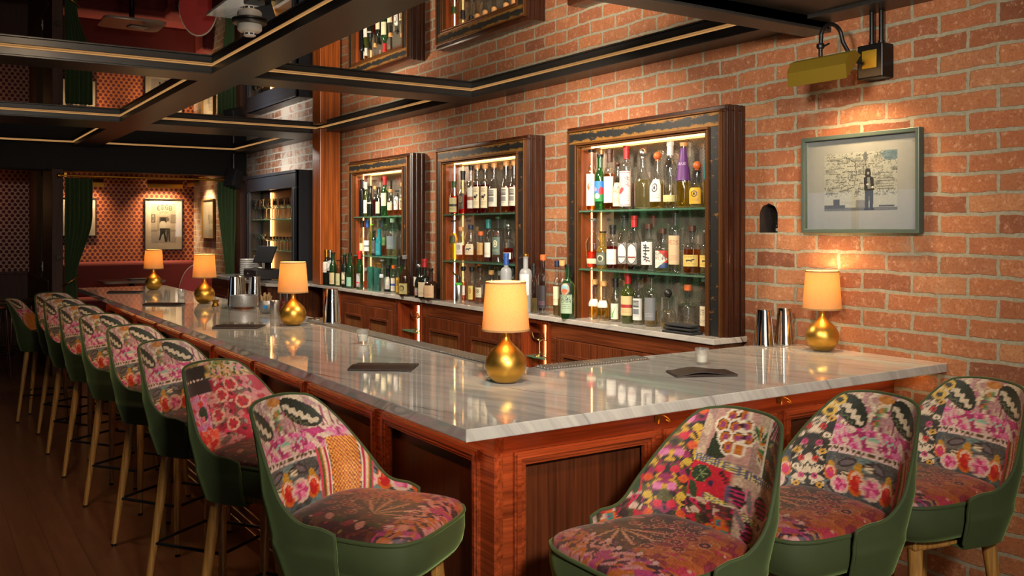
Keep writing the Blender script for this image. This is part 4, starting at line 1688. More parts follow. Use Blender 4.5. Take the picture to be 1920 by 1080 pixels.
t_ = thing('pick_pot', 'round grey stone pot full of cocktail picks left of the second lamp', 'pot', p)
MB().lathe([(.028, 0), (.040, .010), (.050, .040), (.048, .062), (.040, .078), (.036, .078), (.042, .055), (.02, .02)], 32).build('pot', M['pewter'], t_, smooth=50)
MB().box(-.012, .014, -.0515, -.049, .030, .052).build('tape', plain('blue_tape', L3(40, 120, 190), .6), t_, smooth=0, rotz=-.5, loc=(0, 0, 0))
b = MB()
for k in range(26):
    a, rr = k * 2.4, .004 + .0011 * k
    b.tube([(rr * .5 * math.cos(a), rr * .5 * math.sin(a), .03), (rr * 1.3 * math.cos(a), rr * 1.3 * math.sin(a), .115 + .012 * math.sin(k * 1.7))], .0022, 6)
pk = b.build('cocktail_picks', M['pick_wood'], t_)
pk['kind'] = 'stuff'
p = at(515, 597, 1.0704)
t_ = thing('spice_tin', 'slim silver lidded canister touching the second gold lamp', 'canister', p)
MB().lathe([(.024, 0), (.025, .002), (.025, .078)], 28).build('tin', M['satin_steel'], t_, smooth=40)
MB().lathe([(.026, .078), (.026, .102), (.024, .105)], 28).build('lid', M['satin_steel'], t_, smooth=40)
p = at(535, 590, 1.0704)
t_ = thing('bitters_bottle', 'little dark red bitters bottle behind the second gold lamp', 'bottle', (p.x + .03, p.y + .12, 1.0704))
MB().lathe([(.024, 0), (.026, .004), (.026, .06), (.018, .078), (.009, .085), (.009, .10)], 24).build('bottle', glass_mat('ruby_glass', (.35, .06, .05), .4, 1, .02, .4), t_, smooth=50)
MB().lathe([(.010, .10), (.010, .125), (.006, .13)], 16).build('cap', M['blackplastic'], t_, smooth=40)
p = at(520, 590, 1.0704)
t_ = thing('mixing_glass', 'clear mixing glass with steel spoons behind the second gold lamp', 'mixing glass', (p.x + .13, p.y + .20, 1.0704))
MB().lathe([(.040, 0), (.043, .003), (.045, .14), (.0435, .14), (.041, .012), (.001, .010)], 32, cap1=False).build('glass', M['clear'], t_, smooth=40)
b = MB()
for k in range(3):
    a = k * 2.1
    b.tube([(.02 * math.cos(a), .02 * math.sin(a), .014), (.045 * math.cos(a + .3), .045 * math.sin(a + .3), .25)], .0025, 8)
b.build('bar_spoon', M['steel'], t_)
# strainer lying by the tall shaker
t_ = thing('strainer', 'wire strainer lying on the drip mat between the second lamp and the tall shaker', 'strainer', (1.885, 4.93, 1.0795), R(30))
b = MB().tube([(.04 * math.cos(a), .04 * math.sin(a), .004) for a in np.linspace(0, 2 * PI, 25)[:-1]], .003, 8, closed=True)
for k in range(5):
    b.tube([(-.036 + .018 * k, -math.sqrt(max(0, .0016 - (-.036 + .018 * k) ** 2)), .004), (-.036 + .018 * k, math.sqrt(max(0, .0016 - (-.036 + .018 * k) ** 2)), .004)], .0015, 6)
b.build('coil', M['steel'], t_)
MB().box(.04, .15, -.008, .008, .002, .006).build('handle', M['steel'], t_, smooth=0, bevel=.002)

# soda gun hose and two stem glasses in the lit bays
def stem_glass(kind, label, grp):
    t_ = thing(kind, label, 'glass', group=grp)
    if kind == 'wine_glass':
        pr = [(.034, 0), (.034, .0015), (.008, .005), (.0035, .012), (.0032, .105), (.010, .112), (.030, .128), (.041, .150), (.0425, .168), (.034, .225), (.033, .225), (.0415, .168), (.040, .151), (.029, .130), (.001, .114)]
    elif kind == 'martini_glass':
        pr = [(.034, 0), (.034, .0015), (.008, .005), (.0035, .012), (.0032, .098), (.006, .104), (.052, .165), (.0512, .165), (.001, .106)]
    elif kind == 'coupe_glass':
        pr = [(.032, 0), (.032, .0015), (.008, .005), (.0035, .012), (.0032, .09), (.012, .096), (.038, .108), (.047, .125), (.049, .145), (.048, .145), (.046, .125), (.037, .110), (.001, .098)]
    else:
        pr = [(.026, 0), (.028, .003), (.034, .115), (.033, .115), (.027, .010), (.001, .008)]
    MB().lathe(pr, 24, cap1=False).build('bowl', M['stemware'], t_, smooth=40)
    return t_


wg = stem_glass('wine_glass', 'stemmed wine glass standing in the row on the upper shelf of the blue-black cabinet', 'wine glasses on the upper shelf')
n_ = 15
for k in range(n_):
    y = 8.96 + 1.36 * k / (n_ - 1)
    x = 3.244 + .012 * (k % 2)
    if k == 0:
        wg.location = (x, y, SHELF_Z[1] + .0005)
    else:
        dup(wg, (x, y, SHELF_Z[1] + .0005), .3 * k, wg['label'])
mg = stem_glass('martini_glass', 'conical martini glass at the left end of the lower shelf of the blue-black cabinet', 'martini glasses')
mg.location = (3.25, 10.30, SHELF_Z[0] + .0005)
dup(mg, (3.25, 10.185, SHELF_Z[0] + .0005), .2, mg['label'])
dup(mg, (3.25, 10.07, SHELF_Z[0] + .0005), .2, mg['label'])
cg = stem_glass('coupe_glass', 'stemmed coupe glass in the row on the lower shelf of the blue-black cabinet', 'coupe glasses on the lower shelf')
for k in range(10):
    y = 8.97 + 1.0 * k / 9.5
    if k == 0:
        cg.location = (3.25, y, SHELF_Z[0] + .0005)
    else:
        dup(cg, (3.25, y, SHELF_Z[0] + .0005), .3 * k, cg['label'])
for k, (y, z) in enumerate([(4.505, .8135), (4.608, .8135), (6.13, .8135), (6.24, .8135)]):
    lb = ['coupe glass behind the corner lamp in the lit bay, away from its light strip', 'coupe glass in the lit bay behind the corner lamp, beside the light strip',
          'coupe glass in the lit bay between the cupboards, on the nearer side', 'coupe glass in the lit bay between the cupboards, in its middle'][k]
    dup(cg, (3.20, y, z), .4, lb, 'coupe glasses in the lit bays')


# ------------------------------------------------------------------ bottles
GL = {}
def gl(key):
    if key not in GL:
        spec = {'clear': ((.95, .96, .95), .20, 1.2, .02, 0), 'green': ((.10, .38, .10), .35, 1, .02, .12), 'olive': ((.42, .50, .08), .35, 1, .02, .12), 'dark': ((.03, .045, .03), .5, 1, .03, .45),
                'brown': ((.16, .07, .03), .4, 1, .02, .3), 'black': ((.012, .013, .016), 1, .8, .18, .85), 'teal': ((.02, .36, .42), .8, .7, .2, .8), 'aqua': ((.20, .62, .55), .4, 1, .03, .25),
                'frost': ((.80, .83, .86), .7, .5, .35, .5), 'yellow': ((.72, .58, .12), .4, 1, .02, .2)}[key]
        GL[key] = glass_mat('bottle_glass_' + key, *spec)
    return GL[key]


LQ = {}
def liq(key):
    if key not in LQ:
        c = {'amber': (.88, .40, .07), 'gold': (.95, .74, .22), 'red': (.72, .09, .04), 'ruby': (.55, .05, .04), 'pale': (.93, .86, .60), 'pink': (.80, .20, .16), 'orange': (.86, .36, .06), 'cola': (.16, .05, .02),
             'clear': (.93, .95, .95), 'green': (.45, .62, .12)}[key]
        t = NT('spirit_' + key)
        lw = t.n('LayerWeight', {'Blend': .4})
        nz = t.noise(t.pos(), 30, 2)
        cc = t.mix(t.math('MULTIPLY', nz, .15), c, tuple(x * .6 for x in c))
        tr = t.n('BsdfTransparent', {0: t.mix(lw.outputs[1], cc, tuple(x * .7 for x in c))})
        tl = t.n('BsdfTranslucent', {0: cc})
        rf = t.n('BsdfRefraction', {0: cc, 'Roughness': .0, 'IOR': 1.2})
        m1 = t.n('MixShader', {0: .40, 1: tr.outputs[0], 2: rf.outputs[0]})
        m2 = t.n('MixShader', {0: .38, 1: m1.outputs[0], 2: tl.outputs[0]})
        LQ[key] = t.done(m2.outputs[0])
    return LQ[key]


CAPM = {}
def capm(c):
    if c not in CAPM:
        if c == 'steel':
            CAPM[c] = M['satin_steel']
        elif c == 'gold':
            CAPM[c] = M['gold']
        else:
            rgb = {'black': (22, 20, 20), 'red': (170, 26, 28), 'cork': (196, 144, 88), 'blue': (36, 76, 150), 'white': (210, 206, 198), 'green': (40, 80, 44), 'orange': (196, 96, 44), 'brown': (66, 38, 24), 'lime': (120, 190, 40),
                   'purple': (92, 44, 110), 'grey': (120, 120, 118), 'navy': (26, 36, 62), 'tealcap': (30, 110, 110)}[c]
            CAPM[c] = plain('stopper_' + c, L3(*rgb), .45, bump=.1 if c == 'cork' else 0, var=.1)
    return CAPM[c]


def profile(typ, h, R_, rn):
    """outer silhouette of the glass up to the mouth"""
    def sh(z0, z1, r0, r1, kind, n=9):
        out = []
        for k in range(1, n + 1):
            t_ = k / n
            if kind == 'round':
                f = 1 - math.sqrt(max(0, 1 - t_ * t_)) if False else (1 - math.cos(t_ * PI / 2))
                z = z0 + (z1 - z0) * math.sin(t_ * PI / 2)
            elif kind == 'ogee':
                f = (1 - math.cos(t_ * PI)) / 2
                z = z0 + (z1 - z0) * t_
            else:
                f = t_
                z = z0 + (z1 - z0) * t_
            out.append((r0 + (r1 - r0) * f, z))
        return out
    p = [(R_ * .80, 0), (R_ * .95, .003), (R_, .010)]
    if typ == 'wine':
        p += [(R_, h * .60)] + sh(h * .60, h * .76, R_, rn, 'ogee')
    elif typ == 'round':
        p += [(R_, h * .58)] + sh(h * .58, h * .70, R_, rn * 1.25, 'round') + [(rn, h * .76)]
    elif typ == 'slope':
        p += [(R_ * 1.0, h * .46)] + sh(h * .46, h * .78, R_, rn, 'ogee')
    elif typ == 'squat':
        p += [(R_, h * .42)] + sh(h * .42, h * .60, R_, rn * 1.1, 'round') + [(rn, h * .66)]
    elif typ == 'tall':
        p += [(R_, h * .66)] + sh(h * .66, h * .75, R_, rn, 'round')
    elif typ == 'flare':
        p = [(R_ * .62, 0), (R_ * .70, .004), (R_ * .76, .02), (R_, h * .50)] + sh(h * .50, h * .74, R_, rn, 'ogee')
    elif typ == 'bulb':
        p += sh(.010, h * .40, R_, R_ * 1.0, 'line', 2) + sh(h * .40, h * .64, R_, rn * 1.2, 'ogee') + [(rn, h * .72)]
    elif typ == 'decanter':
        p += [(R_, h * .55), (R_ * .97, h * .58)] + sh(h * .58, h * .66, R_ * .97, rn * 1.3, 'round') + [(rn, h * .70)]
    elif typ == 'cone':
        p += [(R_ * .95, h * .40)] + sh(h * .40, h * .86, R_ * .95, rn, 'line')
    p += [(rn, h * .93), (rn * 1.18, h * .935), (rn * 1.18, h * .965), (rn * .9, h * .968)]
    return p


def r_at(p, z):
    for (r0, z0), (r1, z1) in zip(p, p[1:]):
        if z0 <= z <= z1 and z1 > z0:
            return r0 + (r1 - r0) * (z - z0) / (z1 - z0)
    return p[-1][0]


def label_canvas(bg, fg, words_, art, seed):
    global rng
    rng = np.random.default_rng(seed)
    c = Canvas(72, 90, bg)
    if art == 'band':
        c.rect(0, 1, .40, .56, fg)
    elif art == 'disc':
        c.ell(.5, .62, .24, .20, fg).ell(.5, .62, .17, .14, bg).ell(.5, .62, .09, .08, fg)
    elif art == 'horse':
        c.ell(.5, .52, .20, .07, fg).ell(.72, .60, .08, .06, fg).rect(.34, .39, .38, .5, fg).rect(.6, .65, .38, .5, fg)
        c.scribble(.2, .8, .72, .92, 3, fg, 2)
    elif art == 'blocks':
        c.rect(.10, .74, .58, .90, fg).rect(.10, .74, .28, .52, tuple(min(255, x + 30) for x in fg))
        for k in range(4):
            c.line((.1, .62 + k * .07), (.74, .62 + k * .07), 1.5, bg)
        c.scribble(.12, .7, .06, .22, 3, fg, 1)
    elif art == 'bird':
        c.ell(.45, .60, .16, .11, (170, 90, 60)).ell(.62, .68, .14, .12, (110, 140, 140)).rect(.42, .46, .38, .5, (120, 60, 50))
    elif art == 'bright':
        c.rect(0, 1, .62, 1, (40, 110, 190)).rect(0, 1, 0, .42, (34, 120, 60)).ell(.28, .60, .12, .10, (226, 130, 90)).ell(.80, .52, .2, .20, (190, 36, 40)).ell(.45, .26, .22, .13, (226, 226, 220))
    elif art == 'redart':
        c.ell(.28, .44, .26, .08, (206, 60, 60), .3)
        c.rect(.04, .96, .03, .05, (206, 70, 70)).rect(.04, .96, .95, .97, (206, 70, 70))
    elif art == 'diamond':
        c.a[:] = (200, 196, 186)
        c.poly([(0, .55), (.5, 1), (1, .55), (.5, .05)], (216, 212, 200))
    elif art == 'cove':
        c.a[:] = (200, 56, 44)
        c.rect(0, 1, 0, .3, (40, 66, 110))
        c.poly([(0, 1), (.35, 1), (1, .5), (.3, 0), (0, 0)], (214, 206, 188))
    elif art == 'oval':
        c.a[:] = (120, 114, 108)
        c.ell(.5, .5, .48, .48, (40, 36, 36)).ell(.5, .5, .44, .44, bg)
        c.rect(.15, .85, .30, .36, fg)
    elif art == 'brush':
        for k in range(6):
            v = .85 - k * .12
            c.line((.3 + .1 * math.sin(k * 3), v), (.7 - .1 * math.cos(k * 2), v - .04 + .05 * math.sin(k)), 5, fg).line((.5, v + .04), (.42 + .1 * math.sin(k), v - .06), 4, fg)
        c.ell(.55, .14, .05, .04, (190, 50, 40))
    elif art == 'emblem':
        c.rect(0, 1, .64, 1, (20, 26, 20)).ell(.5, .80, .34, .19, (150, 130, 100)).ell(.5, .80, .27, .15, (120, 160, 170)).ell(.5, .74, .2, .08, (180, 90, 50))
    elif art == 'portrait':
        c.rect(.08, .92, .06, .94, tuple(min(255, x + 24) for x in bg)).ell(.5, .55, .26, .26, fg).ell(.5, .52, .18, .19, bg)
    elif art == 'triangle':
        c.poly([(0, 0), (0, 1), (1, .55)], (206, 204, 196))
    elif art == 'stripes':
        for k in range(6):
            c.rect(0, 1, .08 + k * .15, .16 + k * .15, fg)
    elif art == 'leafart':
        c.poly([(.2, .1), (.35, .1), (.8, .9)], (60, 130, 60)).poly([(.3, .1), (.5, .1), (.2, .7)], (90, 160, 70))
    n = len(words_)
    for k, w_ in enumerate(words_):
        if not w_:
            continue
        v = {1: [.76], 2: [.80, .64], 3: [.82, .68, .54]}[n][k]
        if art == 'emblem':
            v -= .12
        st = min(1.7, 64 / (6.0 * len(w_)) / 1.9)
        c.text(w_, .5, v, 13, fg, 1, st)
    if art not in ('bright', 'brush', 'stripes', 'blocks', 'leafart', 'triangle', 'stripes0'):
        c.scribble(.15, .85, .08, .34, 4, tuple(int(b * .45 + f * .55) for b, f in zip(bg, fg)), 1)
    return c.a


nbot = [0]


def bottle(x, y, z, h, R_, typ, glass, liquid, label, cap, desc, grp):
    nbot[0] += 1
    t_ = thing('bottle', desc, 'bottle', (x, y, z + .0004), 0, grp)
    R_ = max(R_, .022)
    rn = min(.0150, R_ * .55)
    ctype, ccol = cap
    hb = h
    if ctype == 'ball':
        hb = h - R_ * .55
    elif ctype == 'cork':
        hb = h - .022
    p = profile(typ, hb, R_, rn)
    sq = 5.0 if typ == 'decanter' else 0
    MB().lathe(p, 28, sq=sq, cap1=False).build('bottle_glass', gl(glass), t_, smooth=50)
    if liquid:
        lc, lv = liquid
        zl = hb * lv
        q = [(R_ * .70, .006)] + [(r * .93 - .0006, max(zz, .009)) for r, zz in p[2:] if zz < zl]
        q = [a for k, a in enumerate(q) if k == 0 or a[1] > q[k - 1][1] + 1e-5]
        q += [(r_at(p, zl) * .93 - .0006, zl)]
        MB().lathe(q, 24, sq=sq).build('liquid', liq(lc), t_, smooth=50)
    if label:
        v0, v1, bg, fg, wd_, art = label
        half = R(62)
        if art in ('oval', 'brush', 'disc'):
            half = R(48)
        can = label_canvas(bg, fg, wd_, art, nbot[0] + 50)
        nu, nv = 40, 48
        a0 = PI + R(24)
        P = np.zeros((nv, nu, 3))
        for j in range(nv):
            zz = hb * (v0 + (v1 - v0) * j / (nv - 1))
            rr = r_at(p, zz) + (.0024 if ctype == 'wrap' else .0009)
            for i in range(nu):
                aa = a0 - half + 2 * half * i / (nu - 1)
                k = 1.0
                if sq:
                    k = 1.0 / (abs(math.cos(aa)) ** sq + abs(math.sin(aa)) ** sq) ** (1.0 / sq)
                P[j, i] = (rr * k * math.cos(aa), rr * k * math.sin(aa), zz)
        P = P[:, ::-1]
        grid_print('paper_label', P, can[:, ::-1], M['print_paper'], t_)
    if ctype == 'screw':
        MB().lathe([(rn * 1.25, hb * .955), (rn * 1.28, hb * .96), (rn * 1.28, hb * .999), (rn * 1.1, hb)], 18).build('cap', capm(ccol), t_, smooth=40)
    elif ctype == 'foil':
        MB().lathe([(rn * 1.12, hb * .79), (rn * 1.12, hb * .93), (rn * 1.28, hb * .935), (rn * 1.28, hb * .998), (rn * 1.0, hb)], 18).build('foil', capm(ccol), t_, smooth=40)
    elif ctype == 'cork':
        MB().lathe([(rn * .88, hb * .95), (rn * .9, hb * .968), (rn * 1.25, hb * .970), (rn * 1.3, hb + .020), (rn * 1.1, hb + .022)], 18).build('stopper', capm(ccol), t_, smooth=40)
    elif ctype == 'ball':
        rb = R_ * .52
        pr = [(rn * .85, hb * .94)] + [(max(.001, rb * math.sin(a)), hb * .97 + rb * .85 - rb * math.cos(a)) for a in np.linspace(.5, PI, 12)]
        MB().lathe(pr, 22).build('stopper', capm(ccol), t_, smooth=60)
    elif ctype == 'wrap':
        pw = [(r_at(p, hb * (.42 + .5 * k / 12)) + .0016, hb * (.42 + .5 * k / 12)) for k in range(13)]
        MB().lathe(pw, 28, cap0=False, cap1=False).build('wrap', capm(ccol), t_, smooth=50)
        MB().lathe([(rn * 1.2, hb * .94), (rn * 1.2, hb)], 18).build('stopper', capm('cork'), t_, smooth=40)
    return t_


def relax(items, lo, hi, key='y'):
    """nudge neighbours apart along the shelf so that none of them cut into each other"""
    items.sort(key=lambda e: e['y'])
    tot = sum(2 * e['r'] + .004 for e in items)
    if tot > hi - lo:
        k = (hi - lo) / tot * .995
        for e in items:
            e['r'] *= k
    for _ in range(400):
        for a, b_ in zip(items, items[1:]):
            need = a['r'] + b_['r'] + .003
            d = b_['y'] - a['y']
            if d < need:
                m = (need - d) / 2
                a['y'] -= m
                b_['y'] += m
        items[0]['y'] = max(items[0]['y'], lo + items[0]['r'])
        items[-1]['y'] = min(items[-1]['y'], hi - items[-1]['r'])
        for e in items:
            e['y'] = min(max(e['y'], lo + e['r']), hi - e['r'])


def shelf_row(rows, z, lo, hi, grp, X=3.268, scale=1.0):
    it = []
    for (px, top, w, typ, glass, liquid, label, cap, desc) in rows:
        y = y_on(px, X)
        d = depth(X, y)
        it.append(dict(y=y, r=min(w * d / FOC / 2 * 1.12, .058), h=z_at(top, X, y) - z, a=(typ, glass, liquid, label, cap, desc)))
    relax(it, lo + .002, hi - .002)
    hmax = (.322 if z < 1.5 else .352)
    for e in it:
        bottle(X, e['y'], z, min(max(e['h'], .12), hmax), min(e['r'], .0595), *e['a'], grp)


W, K = (206, 202, 192), (44, 40, 40)
CR, YL, GY = (204, 190, 156), (206, 176, 90), (104, 112, 118)
# right cabinet, upper shelf
o1 = (1080, 240, 7.1)
def T(o, rows):
    return [(o[0] + r[0] / o[2], o[1] + r[1] / o[2], r[2] / o[2], *r[3:]) for r in rows]


shelf_row(T(o1, [
    (205, 285, 120, 'wine', 'clear', ('orange', .10), (.08, .60, W, (150, 90, 70), [], 'bird'), ('screw', 'black'), 'slim clear bottle with a white bird label, leftmost, upper shelf, right cabinet'),
    (320, 352, 130, 'wine', 'green', None, (.16, .52, (40, 110, 190), K, [], 'bright'), ('screw', 'black'), 'bright green bottle with a blue-red picture label, upper shelf of the right cabinet'),
    (450, 285, 140, 'round', 'clear', ('amber', .60), (.12, .55, W, GY, [], 'none'), ('foil', 'brown'), 'amber bottle with a tall white label and brown foil neck, right cabinet upper shelf'),
    (556, 455, 112, 'bulb', 'clear', ('amber', .60), (.08, .60, CR, K, ['DON', 'AMADO'], 'none'), ('ball', 'brown'), 'short amber bottle lettered DON AMADO on the upper shelf of the right cabinet'),
    (672, 238, 160, 'tall', 'clear', None, (.05, .60, (214, 192, 184), (196, 60, 66), ['DORE', 'MESCAL'], 'redart'), ('foil', 'red'), 'tall clear bottle with a pink-red DORE label on the upper shelf of the right cabinet'),
    (890, 300, 200, 'slope', 'clear', ('pale', .55), None, ('ball', 'steel'), 'bulging clear bottle with a silver ball stopper on the upper shelf of the right cabinet'),
    (1085, 342, 190, 'bulb', 'clear', ('gold', .50), (.14, .58, W, K, [], 'disc'), ('ball', 'orange'), 'clear bottle with a wide orange cork ball and white label, right cabinet upper shelf'),
    (1255, 180, 165, 'wine', 'clear', None, (.10, .20, (190, 180, 120), K, [], 'none'), ('foil', 'white'), 'tall clear bottle with a white sleeved neck on the upper shelf of the right cabinet'),
    (1430, 195, 180, 'cone', 'clear', ('gold', .40), (.46, .74, (92, 44, 110), (206, 190, 210), ['OVUO'], 'stripes0'), ('wrap', 'purple'), 'gold bottle under a purple cone-shaped wrap on the upper shelf of the right cabinet'),
    (1610, 470, 190, 'bulb', 'clear', ('pale', .40), (.10, .50, (196, 150, 30), K, [], 'disc'), ('ball', 'orange'), 'round clear bottle with a gold label and red-orange ball stopper, right cabinet upper shelf'),
    (1755, 160, 90, 'cone', 'clear', ('gold', .40), None, ('wrap', 'tealcap'), 'gold bottle under a teal cone-shaped wrap, last on the upper shelf of the right cabinet'),
]), SHELF_Z[1], 3.08 + .127, 4.341 - .127, 'bottles on the upper shelf of the right cabinet')
o2 = (1080, 385, 7.1)
shelf_row(T(o2, [
    (230, 175, 195, 'flare', 'clear', ('pink', .34), (.10, .20, CR, K, [], 'none'), ('screw', 'grey'), 'clear bottle a third full of red, leftmost on the lower shelf of the right cabinet'),
    (345, 345, 150, 'squat', 'yellow', ('gold', .60), (.10, .44, (60, 66, 54), (170, 172, 150), [], 'portrait'), ('screw', 'black'), 'mustard yellow squat bottle with a dark portrait label, right cabinet lower shelf'),
    (488, 262, 145, 'round', 'clear', ('red', .52), (.12, .46, W, K, [], 'none'), ('foil', 'black'), 'dark red bottle with plain white label and black neck, right cabinet lower shelf'),
    (640, 138, 155, 'slope', 'clear', ('amber', .12), (.12, .50, W, (96, 96, 104), [], 'oval'), ('screw', 'black'), 'clear bottle with an oval white label and dark cap, right cabinet lower shelf'),
    (775, 138, 165, 'slope', 'clear', ('cola', .08), (.12, .50, W, (120, 40, 40), [], 'oval'), ('foil', 'red'), 'clear bottle with an oval white label and red neck, right cabinet lower shelf'),
    (970, 245, 185, 'tall', 'clear', None, (.16, .68, W, (40, 44, 60), [], 'brush'), ('cork', 'brown'), 'clear bottle with brush writing down a narrow white label, right cabinet lower shelf'),
    (1155, 305, 175, 'round', 'clear', ('pale', .55), (.12, .55, W, K, ['ERS', 'COVE', 'RUM'], 'cove'), ('cork', 'brown'), 'bottle with a red, white and navy COVE RUM label, right cabinet lower shelf'),
    (1318, 68, 150, 'tall', 'clear', None, (.14, .60, (196, 168, 130), (150, 80, 60), ['REDS'], 'none'), ('screw', 'brown'), 'tallest clear bottle with a tan label on the lower shelf of the right cabinet'),
    (1545, 270, 205, 'round', 'clear', ('orange', .56), (.18, .44, YL, K, [], 'horse'), ('cork', 'brown'), 'orange whisky bottle with a yellow label on the lower shelf, right cabinet'),
    (1745, 330, 170, 'round', 'clear', ('pale', .56), (.18, .44, YL, K, [], 'horse'), ('screw', 'grey'), 'pale whisky bottle with a yellow label, last on the lower shelf of the right cabinet'),
]), SHELF_Z[0], 3.08 + .127, 4.341 - .127, 'bottles on the lower shelf of the right cabinet')
o4 = (820, 290, 9.82)
shelf_row(T(o4, [
    (290, 488, 170, 'slope', 'clear', ('red', .55), (.06, .50, (176, 168, 120), (40, 54, 50), [], 'band'), ('foil', 'green'), 'red spirit bottle with an olive banded label, middle cabinet upper shelf'),
    (470, 300, 150, 'bulb', 'clear', ('red', .45), (.12, .48, (60, 50, 40), (150, 130, 90), [], 'disc'), ('foil', 'black'), 'bottle with a round dark medallion label on the upper shelf of the middle cabinet'),
    (620, 200, 120, 'wine', 'clear', ('red', .16), (.12, .58, (196, 196, 186), (130, 70, 50), [], 'band'), ('cork', 'black'), 'slim clear bottle with a pale label crossed by a brown band, middle cabinet upper shelf'),
    (735, 175, 140, 'tall', 'clear', ('ruby', .62), (.12, .58, CR, K, [], 'horse'), ('cork', 'cork'), 'dark red horse-label bottle, left one of the pair, middle cabinet upper shelf'),
    (880, 172, 150, 'tall', 'clear', ('ruby', .62), (.12, .58, CR, K, [], 'horse'), ('cork', 'cork'), 'dark red horse-label bottle, right one of the pair, middle cabinet upper shelf'),
    (1045, 150, 185, 'slope', 'clear', ('orange', .14), (.14, .52, (190, 186, 170), (86, 86, 84), [], 'blocks'), ('cork', 'cork'), 'nearly empty corked bottle with a block print label, middle cabinet upper shelf'),
    (1265, 115, 160, 'slope', 'clear', ('orange', .55), (.14, .52, (190, 186, 170), (86, 86, 84), [], 'blocks'), ('cork', 'cork'), 'amber-filled corked bottle with a block print label, middle cabinet upper shelf'),
    (1415, 100, 165, 'slope', 'clear', ('red', .55), (.14, .52, (190, 186, 170), (86, 86, 84), [], 'blocks'), ('cork', 'cork'), 'red-filled corked bottle with a block print label, middle cabinet upper shelf'),
    (1545, 340, 90, 'round', 'clear', ('red', .4), (.14, .52, W, K, [], 'stripes'), ('screw', 'black'), 'bottle with a black and white striped label, middle cabinet upper shelf'),
]), SHELF_Z[1], 4.75 + .127, 5.957 - .127, 'bottles on the upper shelf of the middle cabinet')
o5 = (820, 390, 9.82)
shelf_row(T(o5, [
    (300, 222, 140, 'slope', 'clear', ('gold', .68), (.42, .62, (60, 66, 40), (150, 140, 60), [], 'none'), ('screw', 'navy'), 'glowing golden bottle with a dark green label, middle cabinet lower shelf'),
    (440, 345, 170, 'round', 'clear', ('amber', .50), (.20, .58, W, (110, 108, 110), [], 'disc'), ('cork', 'cork'), 'amber bottle with a wide white label on the lower shelf of the middle cabinet'),
    (615, 310, 190, 'bulb', 'clear', ('amber', .32), (.20, .52, CR, (60, 60, 80), [], 'horse'), ('cork', 'navy'), 'bottle with a square cream label and striped stopper, middle cabinet lower shelf'),
    (800, 430, 130, 'tall', 'clear', ('amber', .60), (.26, .70, (176, 140, 84), K, [], 'none'), ('cork', 'orange'), 'small amber bottle with a beige label on the lower shelf of the middle cabinet'),
    (940, 210, 130, 'slope', 'clear', ('ruby', .45), (.12, .46, (206, 206, 190), K, [], 'none'), ('foil', 'tealcap'), 'dark bottle with a white label and blue neck, middle cabinet lower shelf'),
    (1120, 160, 195, 'tall', 'clear', None, (.18, .56, (84, 104, 96), (214, 206, 170), [], 'disc'), ('screw', 'green'), 'big clear bottle with a grey-green disc label on the lower shelf of the middle cabinet'),
    (1310, 300, 165, 'round', 'clear', ('red', .42), (.12, .30, W, K, [], 'none'), ('ball', 'steel'), 'half-full red bottle with a round silver stopper on the lower shelf of the middle cabinet'),
    (1475, 380, 160, 'bulb', 'clear', ('pink', .20), None, ('cork', 'black'), 'clear bottle with a little pink spirit, last on the lower shelf of the middle cabinet'),
]), SHELF_Z[0], 4.75 + .127, 5.957 - .127, 'bottles on the lower shelf of the middle cabinet')
o7 = (655, 310, 10.8)
shelf_row(T(o7, [
    (212, 268, 110, 'tall', 'black', None, None, ('none', 'black'), 'matt black bottle without a label, leftmost on the upper shelf of the left cabinet'),
    (340, 340, 90, 'wine', 'olive', None, (.10, .48, W, GY, [], 'none'), ('foil', 'white'), 'yellow-green bottle with a white label and neck, left cabinet upper shelf'),
    (420, 415, 115, 'slope', 'dark', None, (.42, .46, (170, 166, 160), K, [], 'none'), ('screw', 'black'), 'shiny near-black bottle without paper label on the upper shelf of the left cabinet'),
    (525, 420, 80, 'round', 'clear', ('red', .6), None, ('cork', 'cork'), 'small reddish bottle behind the near-black one on the upper shelf of the left cabinet'),
    (592, 440, 105, 'wine', 'dark', None, (.10, .50, CR, K, [], 'none'), ('screw', 'black'), 'dark green bottle with a low cream label on the upper shelf of the left cabinet'),
    (718, 228, 130, 'wine', 'green', None, (.26, .58, (206, 196, 160), (90, 80, 50), [], 'none'), ('foil', 'red'), 'tall green bottle with a red cap and cream label, left cabinet upper shelf'),
    (840, 480, 120, 'round', 'clear', ('amber', .5), (.24, .56, CR, K, [], 'none'), ('cork', 'cork'), 'amber bottle with a square cream label, left cabinet upper shelf'),
    (965, 510, 115, 'round', 'clear', ('orange', .5), (.24, .76, W, K, [], 'portrait'), ('screw', 'black'), 'bottle with a white label and black figure on the upper shelf of the left cabinet'),
    (1085, 350, 130, 'round', 'clear', ('orange', .45), (.20, .56, (200, 184, 130), K, [], 'brush'), ('cork', 'cork'), 'bottle with brush marks on a tan label, left cabinet upper shelf'),
]), SHELF_Z[1], 6.378 + .127, 7.576 - .127, 'bottles on the upper shelf of the left cabinet')
o8 = (655, 395, 10.8)
